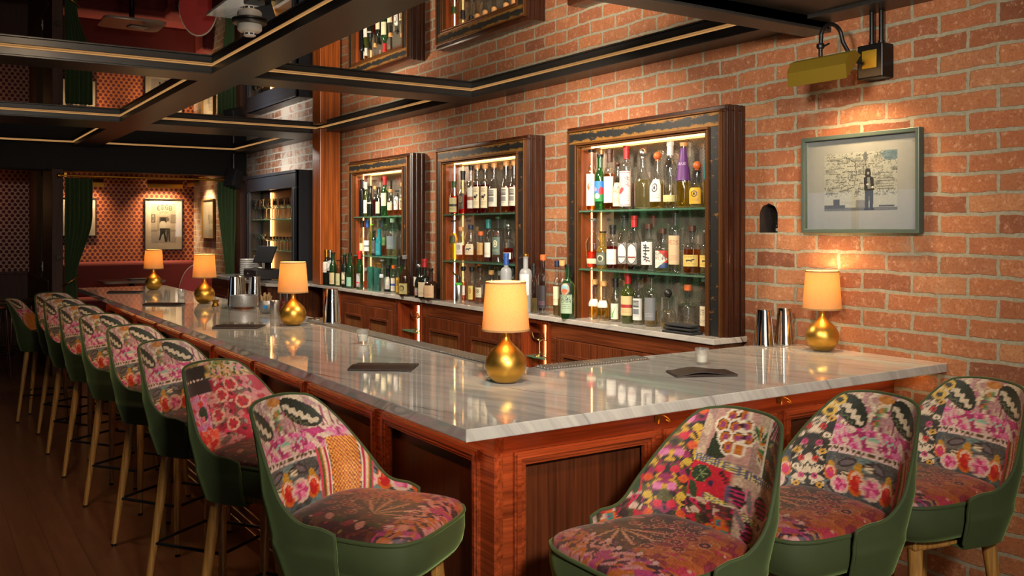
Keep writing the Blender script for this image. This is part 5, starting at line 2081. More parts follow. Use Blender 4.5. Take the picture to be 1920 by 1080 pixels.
shelf_row(T(o8, [
    (262, 195, 100, 'slope', 'clear', ('pale', .5), (.06, .34, CR, K, [], 'none'), ('foil', 'black'), 'clear bottle with a cream label, leftmost on the lower shelf of the left cabinet'),
    (370, 190, 130, 'round', 'clear', None, (.12, .42, (196, 200, 206), GY, [], 'band'), ('foil', 'blue'), 'clear bottle with a blue cap and pale label, left cabinet lower shelf'),
    (465, 270, 80, 'wine', 'olive', None, None, ('screw', 'lime'), 'thin yellow-green bottle without a label on the lower shelf of the left cabinet'),
    (495, 400, 95, 'wine', 'dark', None, (.10, .60, (70, 72, 76), (170, 170, 170), [], 'none'), ('screw', 'black'), 'dark bottle with a grey label just left of the turquoise one, left cabinet lower shelf'),
    (602, 350, 130, 'slope', 'teal', None, (.04, .46, (22, 120, 134), (130, 190, 196), [], 'none'), ('none', 'black'), 'turquoise bottle all over on the lower shelf of the left cabinet'),
    (712, 380, 90, 'round', 'clear', ('amber', .55), (.40, .70, (60, 100, 50), (190, 180, 60), [], 'none'), ('screw', 'black'), 'amber bottle with a green label right of the turquoise one, left cabinet lower shelf'),
    (870, 158, 205, 'tall', 'clear', ('pale', .2), (.22, .58, (96, 110, 116), (150, 170, 90), [], 'none'), ('cork', 'white'), 'large clear bottle with a slate label on the lower shelf of the left cabinet'),
    (1075, 215, 130, 'decanter', 'clear', None, None, ('ball', 'steel'), 'square clear decanter bottle, last on the lower shelf of the left cabinet'),
]), SHELF_Z[0], 6.378 + .127, 7.576 - .127, 'bottles on the lower shelf of the left cabinet')


CNT = []


def counter_row(rows, grp):
    CNT.extend(rows)


def counter_place(rows, grp):
    it = []
    for (px, top, base, w, typ, glass, liquid, label, cap, desc) in rows:
        p = at(px, base - 1.5, CTOP)
        x = min(max(p.x, 3.165), 3.262)
        y = y_on(px, x)
        d = depth(x, y)
        h = z_at(top, x, y) - CTOP
        it.append(dict(x=x, y=y, r=min(w * d / FOC / 2, .056), h=h, a=(typ, glass, liquid, label, cap, desc)))
    for _ in range(300):
        for i in range(len(it)):
            for j in range(i):
                a, b_ = it[i], it[j]
                dx, dy = a['x'] - b_['x'], a['y'] - b_['y']
                d = math.hypot(dx, dy) or 1e-4
                need = (a['r'] + b_['r']) * 1.0 + .002
                if d < need:
                    m = (need - d) / 2
                    # slide mostly along the counter, it is shallow
                    ux, uy = dx / d * .5, dy / d
                    a['x'] += ux * m
                    a['y'] += uy * m
                    b_['x'] -= ux * m
                    b_['y'] -= uy * m
        for e in it:
            inside = any(lo + .127 + e['r'] < e['y'] < hi - .127 - e['r'] for lo, hi in ((3.08, 4.341), (4.75, 5.957), (6.378, 7.576)))
            e['x'] = min(max(e['x'], CX + .004 + e['r'] * .95), (3.326 if inside else CFX - .004) - e['r'])
    for e in it:
        bottle(e['x'], e['y'], CTOP, min(max(e['h'], .11), .272 if e['x'] > 3.2 - e['r'] else .36), e['r'], *e['a'], grp)


def U(o, rows):
    return [(o[0] + r[0] / o[2], o[1] + r[1] / o[2], o[1] + r[2] / o[2], r[3] / o[2], *r[4:]) for r in rows]


o3 = (1080, 500, 7.1)
counter_row(U(o3, [
    (5, -30, 690, 190, 'wine', 'green', None, (.10, .66, (150, 172, 146), K, ['', 'BRANCA', 'MENTA'], 'emblem'), ('screw', 'black'), 'large green BRANCA MENTA bottle standing left before the right cabinet'),
    (250, 168, 682, 160, 'bulb', 'clear', ('gold', .56), (.36, .56, W, GY, [], 'none'), ('cork', 'cork'), 'gold tequila bottle nearest the large green bottle, on the counter in the right cabinet'),
    (370, 190, 705, 165, 'bulb', 'clear', ('gold', .56), (.36, .56, W, (70, 90, 110), [], 'none'), ('cork', 'cork'), 'gold tequila bottle with a white waist label, second from the large green bottle'),
    (525, 155, 715, 120, 'slope', 'clear', ('gold', .25), (.06, .42, (196, 200, 180), (60, 130, 60), [], 'leafart'), ('foil', 'black'), 'slim bottle with green agave leaves on the counter in the right cabinet'),
    (690, 85, 735, 180, 'round', 'olive', ('green', .5), (.16, .55, (196, 170, 120), (150, 40, 40), [], 'band'), ('foil', 'red'), 'olive green bottle with a red neck and gold crest label, right cabinet counter'),
    (830, 145, 760, 145, 'wine', 'clear', ('pale', .45), (.10, .56, (190, 190, 186), (70, 74, 80), [], 'blocks'), ('screw', 'black'), 'clear bottle with a tall grey and white label on the counter in the right cabinet'),
    (1000, 105, 780, 170, 'round', 'clear', ('gold', .30), (.12, .56, (110, 112, 114), (196, 196, 190), [], 'none'), ('screw', 'black'), 'clear bottle with a slate grey label and yellow spirit, right cabinet counter'),
    (1225, 330, 770, 210, 'squat', 'clear', ('gold', .16), None, ('ball', 'black'), 'squat cut-glass bottle with a black ball stopper behind the black cloth'),
    (1490, 240, 752, 230, 'decanter', 'clear', ('amber', .05), None, ('cork', 'orange'), 'clear decanter with an orange stopper, right of the black cloth'),
    (1715, 165, 835, 130, 'slope', 'clear', ('amber', .18), (.14, .50, CR, K, ['OAT', 'LOT'], 'none'), ('screw', 'grey'), 'whisky bottle lettered OAT LOT, last on the counter in the right cabinet'),
]), 'bottles on the back counter')
o6 = (820, 460, 7.1)
counter_row(U(o6, [
    (112, 300, 716, 175, 'squat', 'brown', ('cola', .5), (.08, .46, (190, 160, 124), (160, 70, 50), [], 'none'), ('screw', 'black'), 'dark squat bottle with a tan and red label left of the steel sprayer'),
    (345, 280, 690, 90, 'wine', 'clear', ('orange', .6), (.20, .5, W, K, [], 'none'), ('cork', 'black'), 'bottle lit orange right behind the steel sprayer'),
    (460, 288, 700, 100, 'round', 'clear', ('amber', .4), (.10, .52, (190, 170, 90), (150, 60, 40), [], 'disc'), ('cork', 'black'), 'amber bottle with a yellow label on the counter in the middle cabinet'),
    (570, 300, 715, 130, 'round', 'clear', ('amber', .15), (.2, .5, (190, 180, 150), K, [], 'disc'), ('cork', 'brown'), 'clear bottle with a small round label, left of the corner lamp shade'),
    (720, 330, 700, 110, 'round', 'clear', None, (.35, .6, W, K, [], 'none'), ('cork', 'cork'), 'short clear bottle showing just over the corner lamp shade, left one'),
    (840, 340, 720, 110, 'decanter', 'clear', ('pale', .3), None, ('cork', 'grey'), 'short clear bottle showing just over the corner lamp shade, right one'),
    (1005, 185, 780, 120, 'wine', 'clear', None, None, ('foil', 'black'), 'clear bottle with a black neck left of the frosted bottles'),
    (1112, 85, 830, 150, 'tall', 'frost', None, (.25, .5, (150, 160, 180), (60, 80, 140), [], 'none'), ('foil', 'blue'), 'frosted bottle with a bright blue neck beside the corner lamp shade'),
    (1265, 110, 900, 165, 'tall', 'frost', None, (.30, .66, (196, 198, 200), (120, 124, 130), [], 'leafart'), ('screw', 'gold'), 'frosted clear bottle etched with a tree, right of the blue-necked bottle'),
    (1420, 238, 905, 85, 'wine', 'clear', ('pale', .3), None, ('foil', 'black'), 'slim clear bottle with a black neck between the frosted bottle and the pink-edged one'),
    (1490, 108, 930, 140, 'tall', 'clear', None, (.12, .52, (40, 36, 40), (190, 110, 140), [], 'none'), ('cork', 'orange'), 'clear bottle with a black pink-edged label and orange cork'),
    (1595, 205, 960, 100, 'wine', 'clear', ('pale', .3), (.22, .58, (200, 194, 160), K, [], 'none'), ('cork', 'navy'), 'bottle with a tall cream label and navy stopper near the large green bottle'),
    (1690, 200, 972, 130, 'round', 'clear', ('pale', .35), None, ('cork', 'cork'), 'clear bottle of pale spirit next to the large green bottle'),
]), 'bottles on the back counter')
o9 = (600, 440, 7.1)
counter_row(U(o9, [
    (110, 198, 682, 100, 'wine', 'dark', None, (.36, .66, (196, 130, 50), (200, 60, 40), [], 'diamond'), ('foil', 'gold'), 'dark bottle with an orange and white diamond label, first by the timber post'),
    (195, 205, 688, 95, 'wine', 'dark', None, (.42, .70, (150, 156, 160), GY, [], 'triangle'), ('foil', 'steel'), 'black wine bottle with a silver neck, second from the timber post'),
    (262, 235, 690, 95, 'wine', 'green', None, (.06, .40, (190, 170, 130), K, [], 'none'), ('screw', 'black'), 'green bottle with a tan label, third from the timber post'),
    (330, 335, 700, 80, 'slope', 'clear', ('green', .4), (.06, .5, (170, 170, 130), K, [], 'none'), ('screw', 'black'), 'short bottle with an olive leaf label, fourth from the timber post'),
    (388, 250, 712, 85, 'wine', 'dark', None, (.10, .46, (190, 186, 160), K, [], 'oval'), ('screw', 'green'), 'dark green bottle with an oval cream label, fifth from the timber post'),
    (455, 245, 722, 90, 'wine', 'green', None, (.06, .32, (120, 170, 150), (200, 160, 60), [], 'none'), ('screw', 'black'), 'green bottle with a mint label, sixth from the timber post'),
    (530, 215, 742, 95, 'wine', 'green', None, (.06, .42, (160, 160, 160), (190, 40, 40), [], 'oval'), ('foil', 'red'), 'green vermouth bottle with a scarlet cap and silver oval label'),
    (610, 440, 690, 80, 'round', 'clear', ('amber', .4), None, ('cork', 'grey'), 'low clear bottle right behind the scarlet-capped one'),
    (830, 335, 775, 75, 'slope', 'clear', None, (.45, .56, (180, 190, 200), GY, [], 'none'), ('screw', 'grey'), 'clear slim bottle between the teal glasses and the black round bottle'),
    (905, 405, 748, 115, 'squat', 'black', None, (.10, .62, (206, 204, 196), (60, 60, 60), [], 'diamond'), ('cork', 'black'), 'round black bottle with a white diamond label on the back counter'),
    (985, 405, 765, 85, 'round', 'clear', ('pale', .4), (.06, .58, (196, 190, 170), (40, 80, 150), [], 'band'), ('cork', 'orange'), 'bottle with a blue and white label right of the black round bottle'),
    (1060, 300, 815, 85, 'wine', 'clear', ('gold', .4), (.08, .46, (190, 150, 60), K, [], 'disc'), ('foil', 'black'), 'gold bottle with a round black ring label on the back counter'),
    (1165, 270, 822, 150, 'slope', 'brown', ('cola', .4), (.06, .34, (150, 140, 84), K, [], 'portrait'), ('cork', 'grey'), 'big brown bottle with an olive label and grey cap before the left cabinet edge'),
    (1285, 285, 800, 95, 'wine', 'green', None, None, ('foil', 'black'), 'plain green wine bottle before the brick pier'),
    (1352, 400, 850, 120, 'slope', 'dark', None, (.08, .34, (150, 150, 150), (190, 40, 40), [], 'oval'), ('ball', 'steel'), 'black bottle with a silver stopper and oval label before the brick pier'),
    (1440, 335, 820, 75, 'wine', 'clear', ('amber', .4), (.3, .55, W, K, [], 'none'), ('foil', 'black'), 'amber bottle with a black neck before the brick pier'),
    (1515, 320, 860, 170, 'squat', 'dark', None, (.06, .42, (196, 180, 150), K, [], 'none'), ('foil', 'red'), 'squat black bottle with a red-banded neck and cream label'),
]), 'bottles on the back counter')

counter_place(CNT, 'bottles on the back counter')


# teal tumblers with cocktail picks, sprayer, folded cloth
def tumbler(px, base, h, w, glass, desc, picks=False):
    p = at(px, base, CTOP)
    x = min(max(p.x, 3.17), 3.24)
    y = y_on(px, x)
    t_ = thing('tumbler', desc, 'glass', (x, y, CTOP + .0004), 0, 'teal tumblers on the back counter')
    r = w / 2
    MB().lathe([(r * .85, 0), (r * .9, .003), (r, h), (r * .94, h), (r * .84, .010), (.001, .008)], 26, cap1=False).build('cup', gl(glass), t_, smooth=40)
    if picks:
        b = MB()
        for k in range(9):
            a = k * 2.3
            b.tube([(.010 * math.cos(a), .010 * math.sin(a), .012), (r * .9 * math.cos(a), r * .9 * math.sin(a), h + .03)], .0016, 6)
            b.lathe([(.001, h + .026), (.006, h + .031), (.006, h + .035), (.001, h + .040)], 10, (r * .9 * math.cos(a), r * .9 * math.sin(a)))
        b.build('gold_picks', M['brass'], t_)
    return t_


tumbler(696.5, 545, .20, .062, 'aqua', 'tall green glass tumbler on the back counter under the left cabinet')
tumbler(708, 547, .195, .060, 'aqua', 'tall teal tumbler holding gold picks on the back counter', True)
p = Vector((3.165, y_on(860, 3.165), CTOP))
t_ = thing('sprayer', 'steel mist sprayer with a green collar and black nozzle on the back counter', 'sprayer', p)
MB().lathe([(.024, 0), (.026, .003), (.026, .125), (.024, .128)], 26).build('canister', M['satin_steel'], t_, smooth=40)
MB().lathe([(.027, .125), (.028, .128), (.028, .136), (.016, .142)], 26).build('collar', plain('lime_plastic', L3(70, 170, 60), .4), t_, smooth=40)
hd = MB().lathe([(.010, .14), (.012, .15), (.012, .18), (.008, .19)], 16)
hd.tube([(0, .0, .178), (-.008, .026, .190), (-.014, .055, .212)], [.008, .0065, .005], 10)
hd.tube([(0, 0, .170), (.004, -.03, .176)], .005, 8)
hd.build('nozzle', M['blackplastic'], t_, smooth=40)
p = at(1266, 622, CTOP)
t_ = thing('folded_cloth', 'stack of folded black cloth on the back counter before the decanter', 'cloth', (3.172, 3.335, CTOP + .0003), R(2))
for k in range(3):
    b = MB()
    n = 10
    w_, l_ = .080 - .004 * k, .20 - .008 * k
    pts = [(-w_ / 2, .004), (-w_ / 2 - .004, .010), (-w_ / 2, .0155), (w_ / 2, .0165), (w_ / 2 + .003, .010), (w_ / 2, .004)]
    b.prism([(a, z + .0165 * k - .004) for a, z in pts], 1, -l_ / 2 + .003 * k, l_ / 2 - .002 * k)
    b.build('fold', M['blackcloth'], t_, smooth=60, bevel=.003)

# till, cash drawer, tissue box, plates at the far end of the back counter
p = at(457, 517, CTOP)
for k in range(9):
    pl_ = thing('dinner_plate', 'white plate stacked at the far end of the back counter, %s from the bottom' % ['lowest', 'second', 'third', 'fourth', 'fifth', 'sixth', 'seventh', 'eighth', 'ninth'][k], 'plate',
                (p.x + .03 + .002 * math.sin(k * 2), p.y - .05, CTOP + .0004 + k * .0205), 0, 'white plates stacked on the back counter')
    MB().lathe([(.055, 0), (.058, .004), (.080, .010), (.086, .019), (.085, .0204), (.078, .013), (.055, .0075), (.001, .007)], 36, cap1=False).build('plate', M['whiteglaze'], pl_, smooth=40)
t_ = thing('cash_drawer', 'black cash drawer on the counter before the blue-black cabinet', 'cash drawer', (2.985, 9.22, CTOP + .0003))
MB().box(-.15, .15, -.20, .20, .008, .105).build('case', M['blackplastic'], t_, smooth=0, bevel=.006)
MB().box(-.156, -.15, -.19, .19, .014, .098).build('drawer_front', M['blackplastic'], t_, smooth=0, bevel=.003)
MB().tube([(-.157, .05, .06), (-.162, .05, .06)], .008, 14).build('lock', M['steel'], t_)
b = MB()
for sx in (-.12, .12):
    for sy in (-.17, .17):
        b.lathe([(.014, 0), (.014, .008)], 12, (sx, sy))
b.build('rubber_feet', M['blackplastic'], t_)
t_ = thing('till_screen', 'black tilted till screen on a stand, on the cash drawer', 'till', (2.97, 9.13, CTOP + .1056), R(25))
MB().box(-.05, .07, -.07, .07, 0, .010).box(.015, .05, -.03, .03, .008, .12).build('stand', M['blackplastic'], t_, smooth=0, bevel=.003)
scr = MB().box(-.009, .009, -.13, .13, -.09, .09).build('screen', M['blackplastic'], t_, smooth=0, bevel=.004)
scr.location, scr.rotation_euler = (-.01, 0, .15), (0, R(24), 0)
t_ = thing('napkin_holder', 'grey napkin box with white napkins left of the till', 'napkin box', (3.20, 9.95, CTOP + .0003))
MB().box(-.05, .05, -.15, -.14, 0, .22).box(-.05, .05, .14, .15, 0, .22).box(.04, .05, -.14, .14, 0, .22).box(-.05, .05, -.14, .14, .21, .22).box(-.05, .05, -.14, .14, 0, .01).build('box', M['greyplastic'], t_, smooth=0, bevel=.002)
b = MB()
for k in range(6):
    b.box(-.045 + .003 * (k % 2), .03, -.12 + .006 * (k % 3), .11, .0105 + k * .014, .0205 + k * .014)
b.build('napkins', M['paper'], t_, smooth=0, bevel=.004)
t_ = thing('steel_tray', 'low steel tray with small glasses before the cash drawer', 'tray', (2.80, 8.72, CTOP + .0003))
MB().box(-.03, .03, -.14, .14, 0, .006).build('tray', M['steel'], t_, smooth=0, bevel=.002)


# ------------------------------------------------------------------ things on the brick wall
def street_photo():
    global rng
    rng = np.random.default_rng(5)
    c = Canvas(240, 165, (158, 162, 154))
    for k in range(34):
        u, v = rng.uniform(0, .98), rng.uniform(.25, .98)
        g = rng.uniform(.6, 1.05)
        c.rect(u, u + rng.uniform(.03, .16), v, v + rng.uniform(.02, .09), tuple(int(x * g) for x in (160, 164, 156)), .8)
    for k in range(620):
        u, v = rng.uniform(0, 1), rng.uniform(.24, 1)
        a = rng.uniform(0, PI)
        l = rng.uniform(.008, .05)
        g = int(rng.integers(40, 120))
        c.line((u, v), (u + l * math.cos(a), v + l * math.sin(a)), 1.3, (g, g + 4, g + 6))
    for k in range(22):
        c.scribble(.03 + .55 * ((k * .37) % 1), .2 + .55 * ((k * .37) % 1), .30 + .03 * k, .315 + .03 * k, 1, (60, 64, 68), 2)
    c.line((.30, .93), (.44, .82), 2.2, (60, 64, 66)).line((.44, .82), (.455, .62), 2.2, (60, 64, 66)).line((.455, .62), (.42, .40), 2, (70, 74, 76)).line((.42, .40), (.22, .33), 2, (60, 64, 66))
    c.ell(.58, .92, .03, .08, (90, 94, 98)).line((.585, .84), (.59, .70), 1.5, (60, 60, 60))
    c.ell(.92, .93, .12, .10, (70, 100, 120), 0, .7)  # bluish window reflection put into the print
    for k in range(7):
        c.rect(.74, .95, .35 + k * .045, .36 + k * .045, (90, 96, 98))
    c.rect(0, 1, 0, .05, (96, 98, 98)).rect(0, .30, .04, .10, (70, 72, 74)).rect(.13, .22, .10, .20, (66, 68, 70)).rect(.24, .42, .11, .17, (150, 154, 150)).rect(.45, .58, .05, .18, (120, 122, 120)).rect(.76, .96, .06, .08, (60, 62, 64))
    D = (44, 46, 48)
    c.ell(.615, .66, .036, .055, D).ell(.615, .62, .04, .07, D)
    c.ell(.618, .632, .016, .026, (150, 150, 144))
    c.poly([(.565, .34), (.558, .54), (.59, .585), (.65, .585), (.69, .54), (.70, .34)], D)
    c.poly([(.61, .36), (.605, .56), (.64, .56), (.655, .36)], (120, 124, 122))
    c.ell(.61, .44, .02, .018, (190, 190, 184)).ell(.675, .39, .018, .016, (190, 190, 184))
    c.poly([(.575, .02), (.575, .34), (.69, .34), (.685, .03), (.64, .03), (.633, .26), (.622, .02)], (54, 56, 58))
    c.rect(.56, .635, 0, .03, (40, 40, 42)).rect(.64, .70, .0, .035, (40, 40, 42))
    return c.noise(9, 1).a


def sign_photo():
    global rng
    rng = np.random.default_rng(6)
    c = Canvas(120, 180, (176, 164, 146))
    for k in range(40):
        c.line((rng.uniform(0, 1), rng.uniform(.5, 1)), (rng.uniform(0, 1), rng.uniform(.5, 1)), 1, (156, 146, 130))
    for k, ch in enumerate('CBGB'):
        c.text(ch, .31 + k * .155, .90 + .012 * (1 - abs(k - 1.5)) * 2, 21, (34, 30, 30), 1.2, .92)
    for k, ch in enumerate('OMFUG'):
        c.text(ch, .36 + k * .07, .78 + .008 * (2 - abs(k - 2)), 9, (60, 54, 50), 1, .8)
    c.rect(.25, .74, .30, .70, (150, 138, 124)).rect(.33, .68, .52, .66, (70, 62, 58)).rect(.40, .58, .54, .65, (26, 24, 24))
    c.rect(0, .16, .52, .73, (60, 54, 50)).rect(.03, .13, .54, .71, (150, 140, 126)).rect(.05, .10, .58, .66, (90, 80, 74))
    c.rect(.78, 1, .50, .73, (112, 104, 96)).rect(.81, .97, .53, .70, (130, 122, 112))
    c.rect(0, 1, 0, .28, (168, 158, 150)).rect(0, .26, .28, .34, (140, 132, 124)).rect(.74, 1, .28, .34, (140, 132, 124))
    W_ = (196, 188, 176)
    D = (36, 32, 32)
    c.ell(.47, .60, .07, .045, D).ell(.66, .60, .065, .045, (90, 84, 80))
    c.poly([(.32, .36), (.34, .50), (.40, .555), (.55, .555), (.60, .48), (.60, .36)], W_)
    c.poly([(.58, .36), (.60, .52), (.66, .555), (.74, .53), (.79, .44), (.76, .36)], (186, 176, 166))
    c.poly([(.35, .37), (.60, .37), (.57, .25), (.63, .02), (.55, .02), (.49, .24), (.42, .18), (.36, .06), (.30, .07), (.36, .22)], D)
    c.poly([(.60, .37), (.76, .37), (.76, .03), (.70, .03), (.68, .25), (.66, .03), (.61, .03)], (58, 54, 52))
    return c.noise(8, 1).a


def faint_print():
    c = Canvas(60, 90, (200, 190, 170))
    c.rect(.20, .80, .14, .86, (182, 176, 164)).ell(.5, .56, .13, .12, (120, 112, 104)).ell(.5, .56, .07, .07, (80, 74, 70)).ell(.52, .34, .2, .10, (170, 164, 152))
    return c.a


def dark_print():
    c = Canvas(60, 90, (196, 184, 164))
    c.rect(.14, .86, .12, .88, (40, 36, 36)).ell(.5, .55, .2, .2, (110, 100, 92))
    return c.a


def framed_picture(name, label, loc, axis, w, h, canv, mat_in, frame_mat, fw=.018, dpt=.028, mount=(206, 200, 190)):
    """axis '-x': hangs on the brick wall; '-y': hangs on the back wall. Local frame: width along y or x"""
    t_ = thing(name, label, 'framed picture', loc)
    f = MB().ring_frame(-w / 2, w / 2, -h / 2, h / 2, fw, -dpt, 0)
    conv = (lambda v: (v[1], -v[0], v[2])) if axis == '-x' else (lambda v: v)
    MB().add([conv(v) for v in f.v], f.f).build('frame', frame_mat, t_, smooth=0, bevel=.002)
    iw, ih = w / 2 - fw, h / 2 - fw
    q = [(-iw, -dpt * .35, -ih), (iw, -dpt * .35, -ih), (iw, -dpt * .35, ih), (-iw, -dpt * .35, ih)]
    q2 = [(a, 0 - .001, c_) for a, b_, c_ in q]
    MB().add([conv(v) for v in q + q2], [(0, 1, 2, 3), (4, 7, 6, 5), (0, 4, 5, 1), (1, 5, 6, 2), (2, 6, 7, 3), (3, 7, 4, 0)]).build('mount', plain(name + '_mount', L3(*mount), .85, var=.03), t_, smooth=0)
    nv, nu = min(150, canv.shape[0]), min(220, canv.shape[1])
    P = np.zeros((nv, nu, 3))
    mw, mh, oz = mat_in
    for j in range(nv):
        for i in range(nu):
            P[j, i] = conv((-mw / 2 + mw * i / (nu - 1), -dpt * .35 - .0008, oz - mh / 2 + mh * j / (nv - 1)))
    grid_print('print', P, canv, M['print_photo'], t_)
    g = [(a, -dpt * .62, c_) for a, b_, c_ in q]
    g2 = [(a, -dpt * .62 + .002, c_) for a, b_, c_ in q]
    MB().add([conv(v) for v in g + g2], [(0, 1, 2, 3), (4, 7, 6, 5), (0, 4, 5, 1), (1, 5, 6, 2), (2, 6, 7, 3), (3, 7, 4, 0)]).build('glazing', M['glazing'], t_, smooth=0)
    return t_


M['glazing'] = glass_mat('picture_glazing', (.97, .98, .98), .8, 1.15, .01)
M['green_frame'] = plain('dark_green_frame', L3(70, 84, 78), .35, .2)
M['black_frame'] = plain('black_frame', L3(34, 30, 28), .35)
M['gilt_frame'] = plain('gilt_frame', L3(150, 116, 60), .4, .7)
framed_picture('framed_photograph', 'framed black and white street photograph on the brick wall above the wall lamp', (WX - .003, 2.437, 1.782), '-x', .573, .42, street_photo(), (.355, .245, .008), M['green_frame'], .017, .034, (150, 152, 150))
framed_picture('framed_poster', 'framed CBGB photograph of two people from behind on the dotted wallpaper', (2.93, YB - .003, 1.652), '-y', .515, .72, sign_photo(), (.335, .545, .015), M['black_frame'], .012, .03, (206, 190, 172))
framed_picture('framed_print', 'narrow pale framed print on the alcove brick wall beside the right curtain', (WX - .003, 12.66, 1.725), '-x', .58, .53, faint_print(), (.34, .42, 0), M['gilt_frame'], .014, .03, (206, 192, 168))
framed_picture('framed_print', 'dark framed print half hidden by the left curtain', (1.81, YB - .003, 1.75), '-y', .49, .52, dark_print(), (.36, .40, 0), M['black_frame'], .012, .03, (206, 190, 172))

# candle glass in the wall hole
t_ = thing('votive_glass', 'tiny candle glass standing in the arched hole in the brick wall', 'candle glass', (WX + .028, 2.907, 1.5725))
MB().lathe([(.012, 0), (.0135, .002), (.0155, .055), (.0148, .055), (.012, .006), (.001, .005)], 22, cap1=False).build('cup', M['clear'], t_, smooth=40)
MB().lathe([(.0118, .0065), (.0128, .020), (.001, .020)], 20).build('candle', M['wick'], t_, smooth=30)

# ------------------------------------------------------------------ picture lights
def picture_light(name, label, loc, rotz, L_, power, wallside, mat, grp=None, arm=True):
    """local: the shade runs along y, the wall lies towards +x"""
    t_ = thing(name, label, 'picture light', loc, rotz, grp)
    b = MB()
    prof = [(-.062, -.068), (-.068, -.012), (-.050, .032), (-.012, .046), (.024, .030)]
    pin = [(x * .96 + .0015, z * .96 - .0025) for x, z in prof]
    poly_ = prof + pin[::-1]
    n = len(prof)
    vs = [(x, -L_ / 2, z) for x, z in prof] + [(x, L_ / 2, z) for x, z in prof] + [(x, -L_ / 2, z) for x, z in pin] + [(x, L_ / 2, z) for x, z in pin]
    fs = []
    for i in range(n - 1):
        fs += [(i, i + 1, n + i + 1, n + i), (2 * n + i, 3 * n + i, 3 * n + i + 1, 2 * n + i + 1)]
        fs += [(i, 2 * n + i, 2 * n + i + 1, i + 1), (n + i, n + i + 1, 3 * n + i + 1, 3 * n + i)]
    fs += [(0, n, 3 * n, 2 * n), (n - 1, 2 * n + n - 1, 3 * n + n - 1, n + n - 1)]
    b.add(vs, fs)
    for s in (-1, 1):
        b.prism([(x, z) for x, z in prof], 1, s * L_ / 2 - .001, s * L_ / 2 + .001)
    b.build('shade', mat, t_, smooth=0)
    MB().tube([(-.015, -L_ / 2 + .02, .008), (-.015, L_ / 2 - .02, .008)], .012, 12).build('bulb', M['led_lamp'], t_)
    if arm:
        h = MB()
        pts = [(-.012, .02, .046), (-.012, .02, .075), (-.010, .018, .135)]
        for k in range(1, 10):
            a = PI * k / 10
            pts.append((-.010 + .045 * (1 - math.cos(a)), .018 - .03 * k / 10, .135 + .045 * math.sin(a)))
        pts += [(.085, -.014, .11), (.12, -.03, .045), (.160, -.05, .02)]
        h.tube(pts, .0085, 10)
        h.lathe([(.004, .075), (.014, .078), (.017, .088), (.014, .098), (.004, .101)], 14, (-.012, .02))
        h.tube([(-.012, .0, .086), (-.012, -.022, .092)], .004, 8)
        h.build('gooseneck', M['blacksteel'], t_, smooth=50)
    l = bpy.data.lights.new(name + '_light', 'AREA')
    l.shape = 'RECTANGLE'
    l.size, l.size_y = L_ * .8, .05
    l.energy = power
    l.color = (1, .66, .34)
    l.spread = R(100)
    lo = bpy.data.objects.new(name + '_light', l)
    col.objects.link(lo)
    c, s = math.cos(rotz), math.sin(rotz)
    px_, pz_ = -.012, -.02
    lo.location = (loc[0] + c * px_, loc[1] + s * px_, loc[2] + pz_)
    d = Vector((c * .32, s * .32, -.95))
    lo.rotation_euler = d.to_track_quat('-Z', 'Y').to_euler()
    return t_


picture_light('picture_light', 'brass shaded picture light on a gooseneck high on the brick wall over the photograph', (3.10, 2.424, 2.245), 0, .285, 3.2, 1, M['olive_brass'], 'picture lights')
t_ = thing('conduit_box', 'dark electric box with two thin conduits on the brick wall behind the picture light', 'electric box', (WX - .0005, 2.345, 2.28))
MB().box(-.075, 0, -.06, .06, -.075, .065).build('box', M['blacksteel'], t_, smooth=0, bevel=.006)
b = MB()
for dy in (-.022, .022):
    b.tube([(-.03, dy, .065), (-.03, dy, .204)], .0095, 12)
    b.lathe([(.013, .065), (.013, .08)], 12, (-.03, dy))
b.build('conduit', M['blacksteel'], t_, smooth=50)
MB().box(-.080, -.075, -.034, .034, -.035, .04).build('reflector', M['olive_brass'], t_, smooth=0, bevel=.002)
picture_light('picture_light', 'long brass picture light above the CBGB photograph', (2.90, YB - .20, 2.22), R(90), .46, 10, 1, M['brass'], 'picture lights', False)
picture_light('picture_light', 'brass picture light above the dark print by the left curtain', (1.88, YB - .20, 2.22), R(90), .46, 5, 1, M['brass'], 'picture lights', False)
for o in [o for o in bpy.data.objects if o.name.startswith('picture_light') and o.type == 'EMPTY' and o.location.y > 10]:
    MB().tube([(.0, 0, .046), (.05, 0, .07), (.198, 0, .05)], .008, 10).build('arm', M['brass'], o)
picture_light('picture_light', 'picture light over the alcove brick wall print', (3.16, 12.66, 2.22), 0, .40, 6, 1, M['brass'], 'picture lights', False)
for o in [o for o in bpy.data.objects if o.name.startswith('picture_light') and o.type == 'EMPTY' and abs(o.location.y - 12.66) < .01]:
    MB().tube([(.0, 0, .046), (.05, 0, .07), (.183, 0, .05)], .008, 10).build('arm', M['brass'], o)

# small black loudspeaker in the corner by the header
t_ = thing('wall_speaker', 'small black loudspeaker tilted on a bracket high by the right curtain', 'loudspeaker', (3.16, 10.90, 2.18), R(35))
sp_ = MB().box(-.075, .075, -.075, .075, -.11, .11).build('case', M['blackplastic'], t_, smooth=0, bevel=.012)
sp_.rotation_euler = (0, R(18), 0)
MB().lathe([(.018, .105), (.018, .30)], 14).build('bracket', M['blackplastic'], t_, smooth=40)

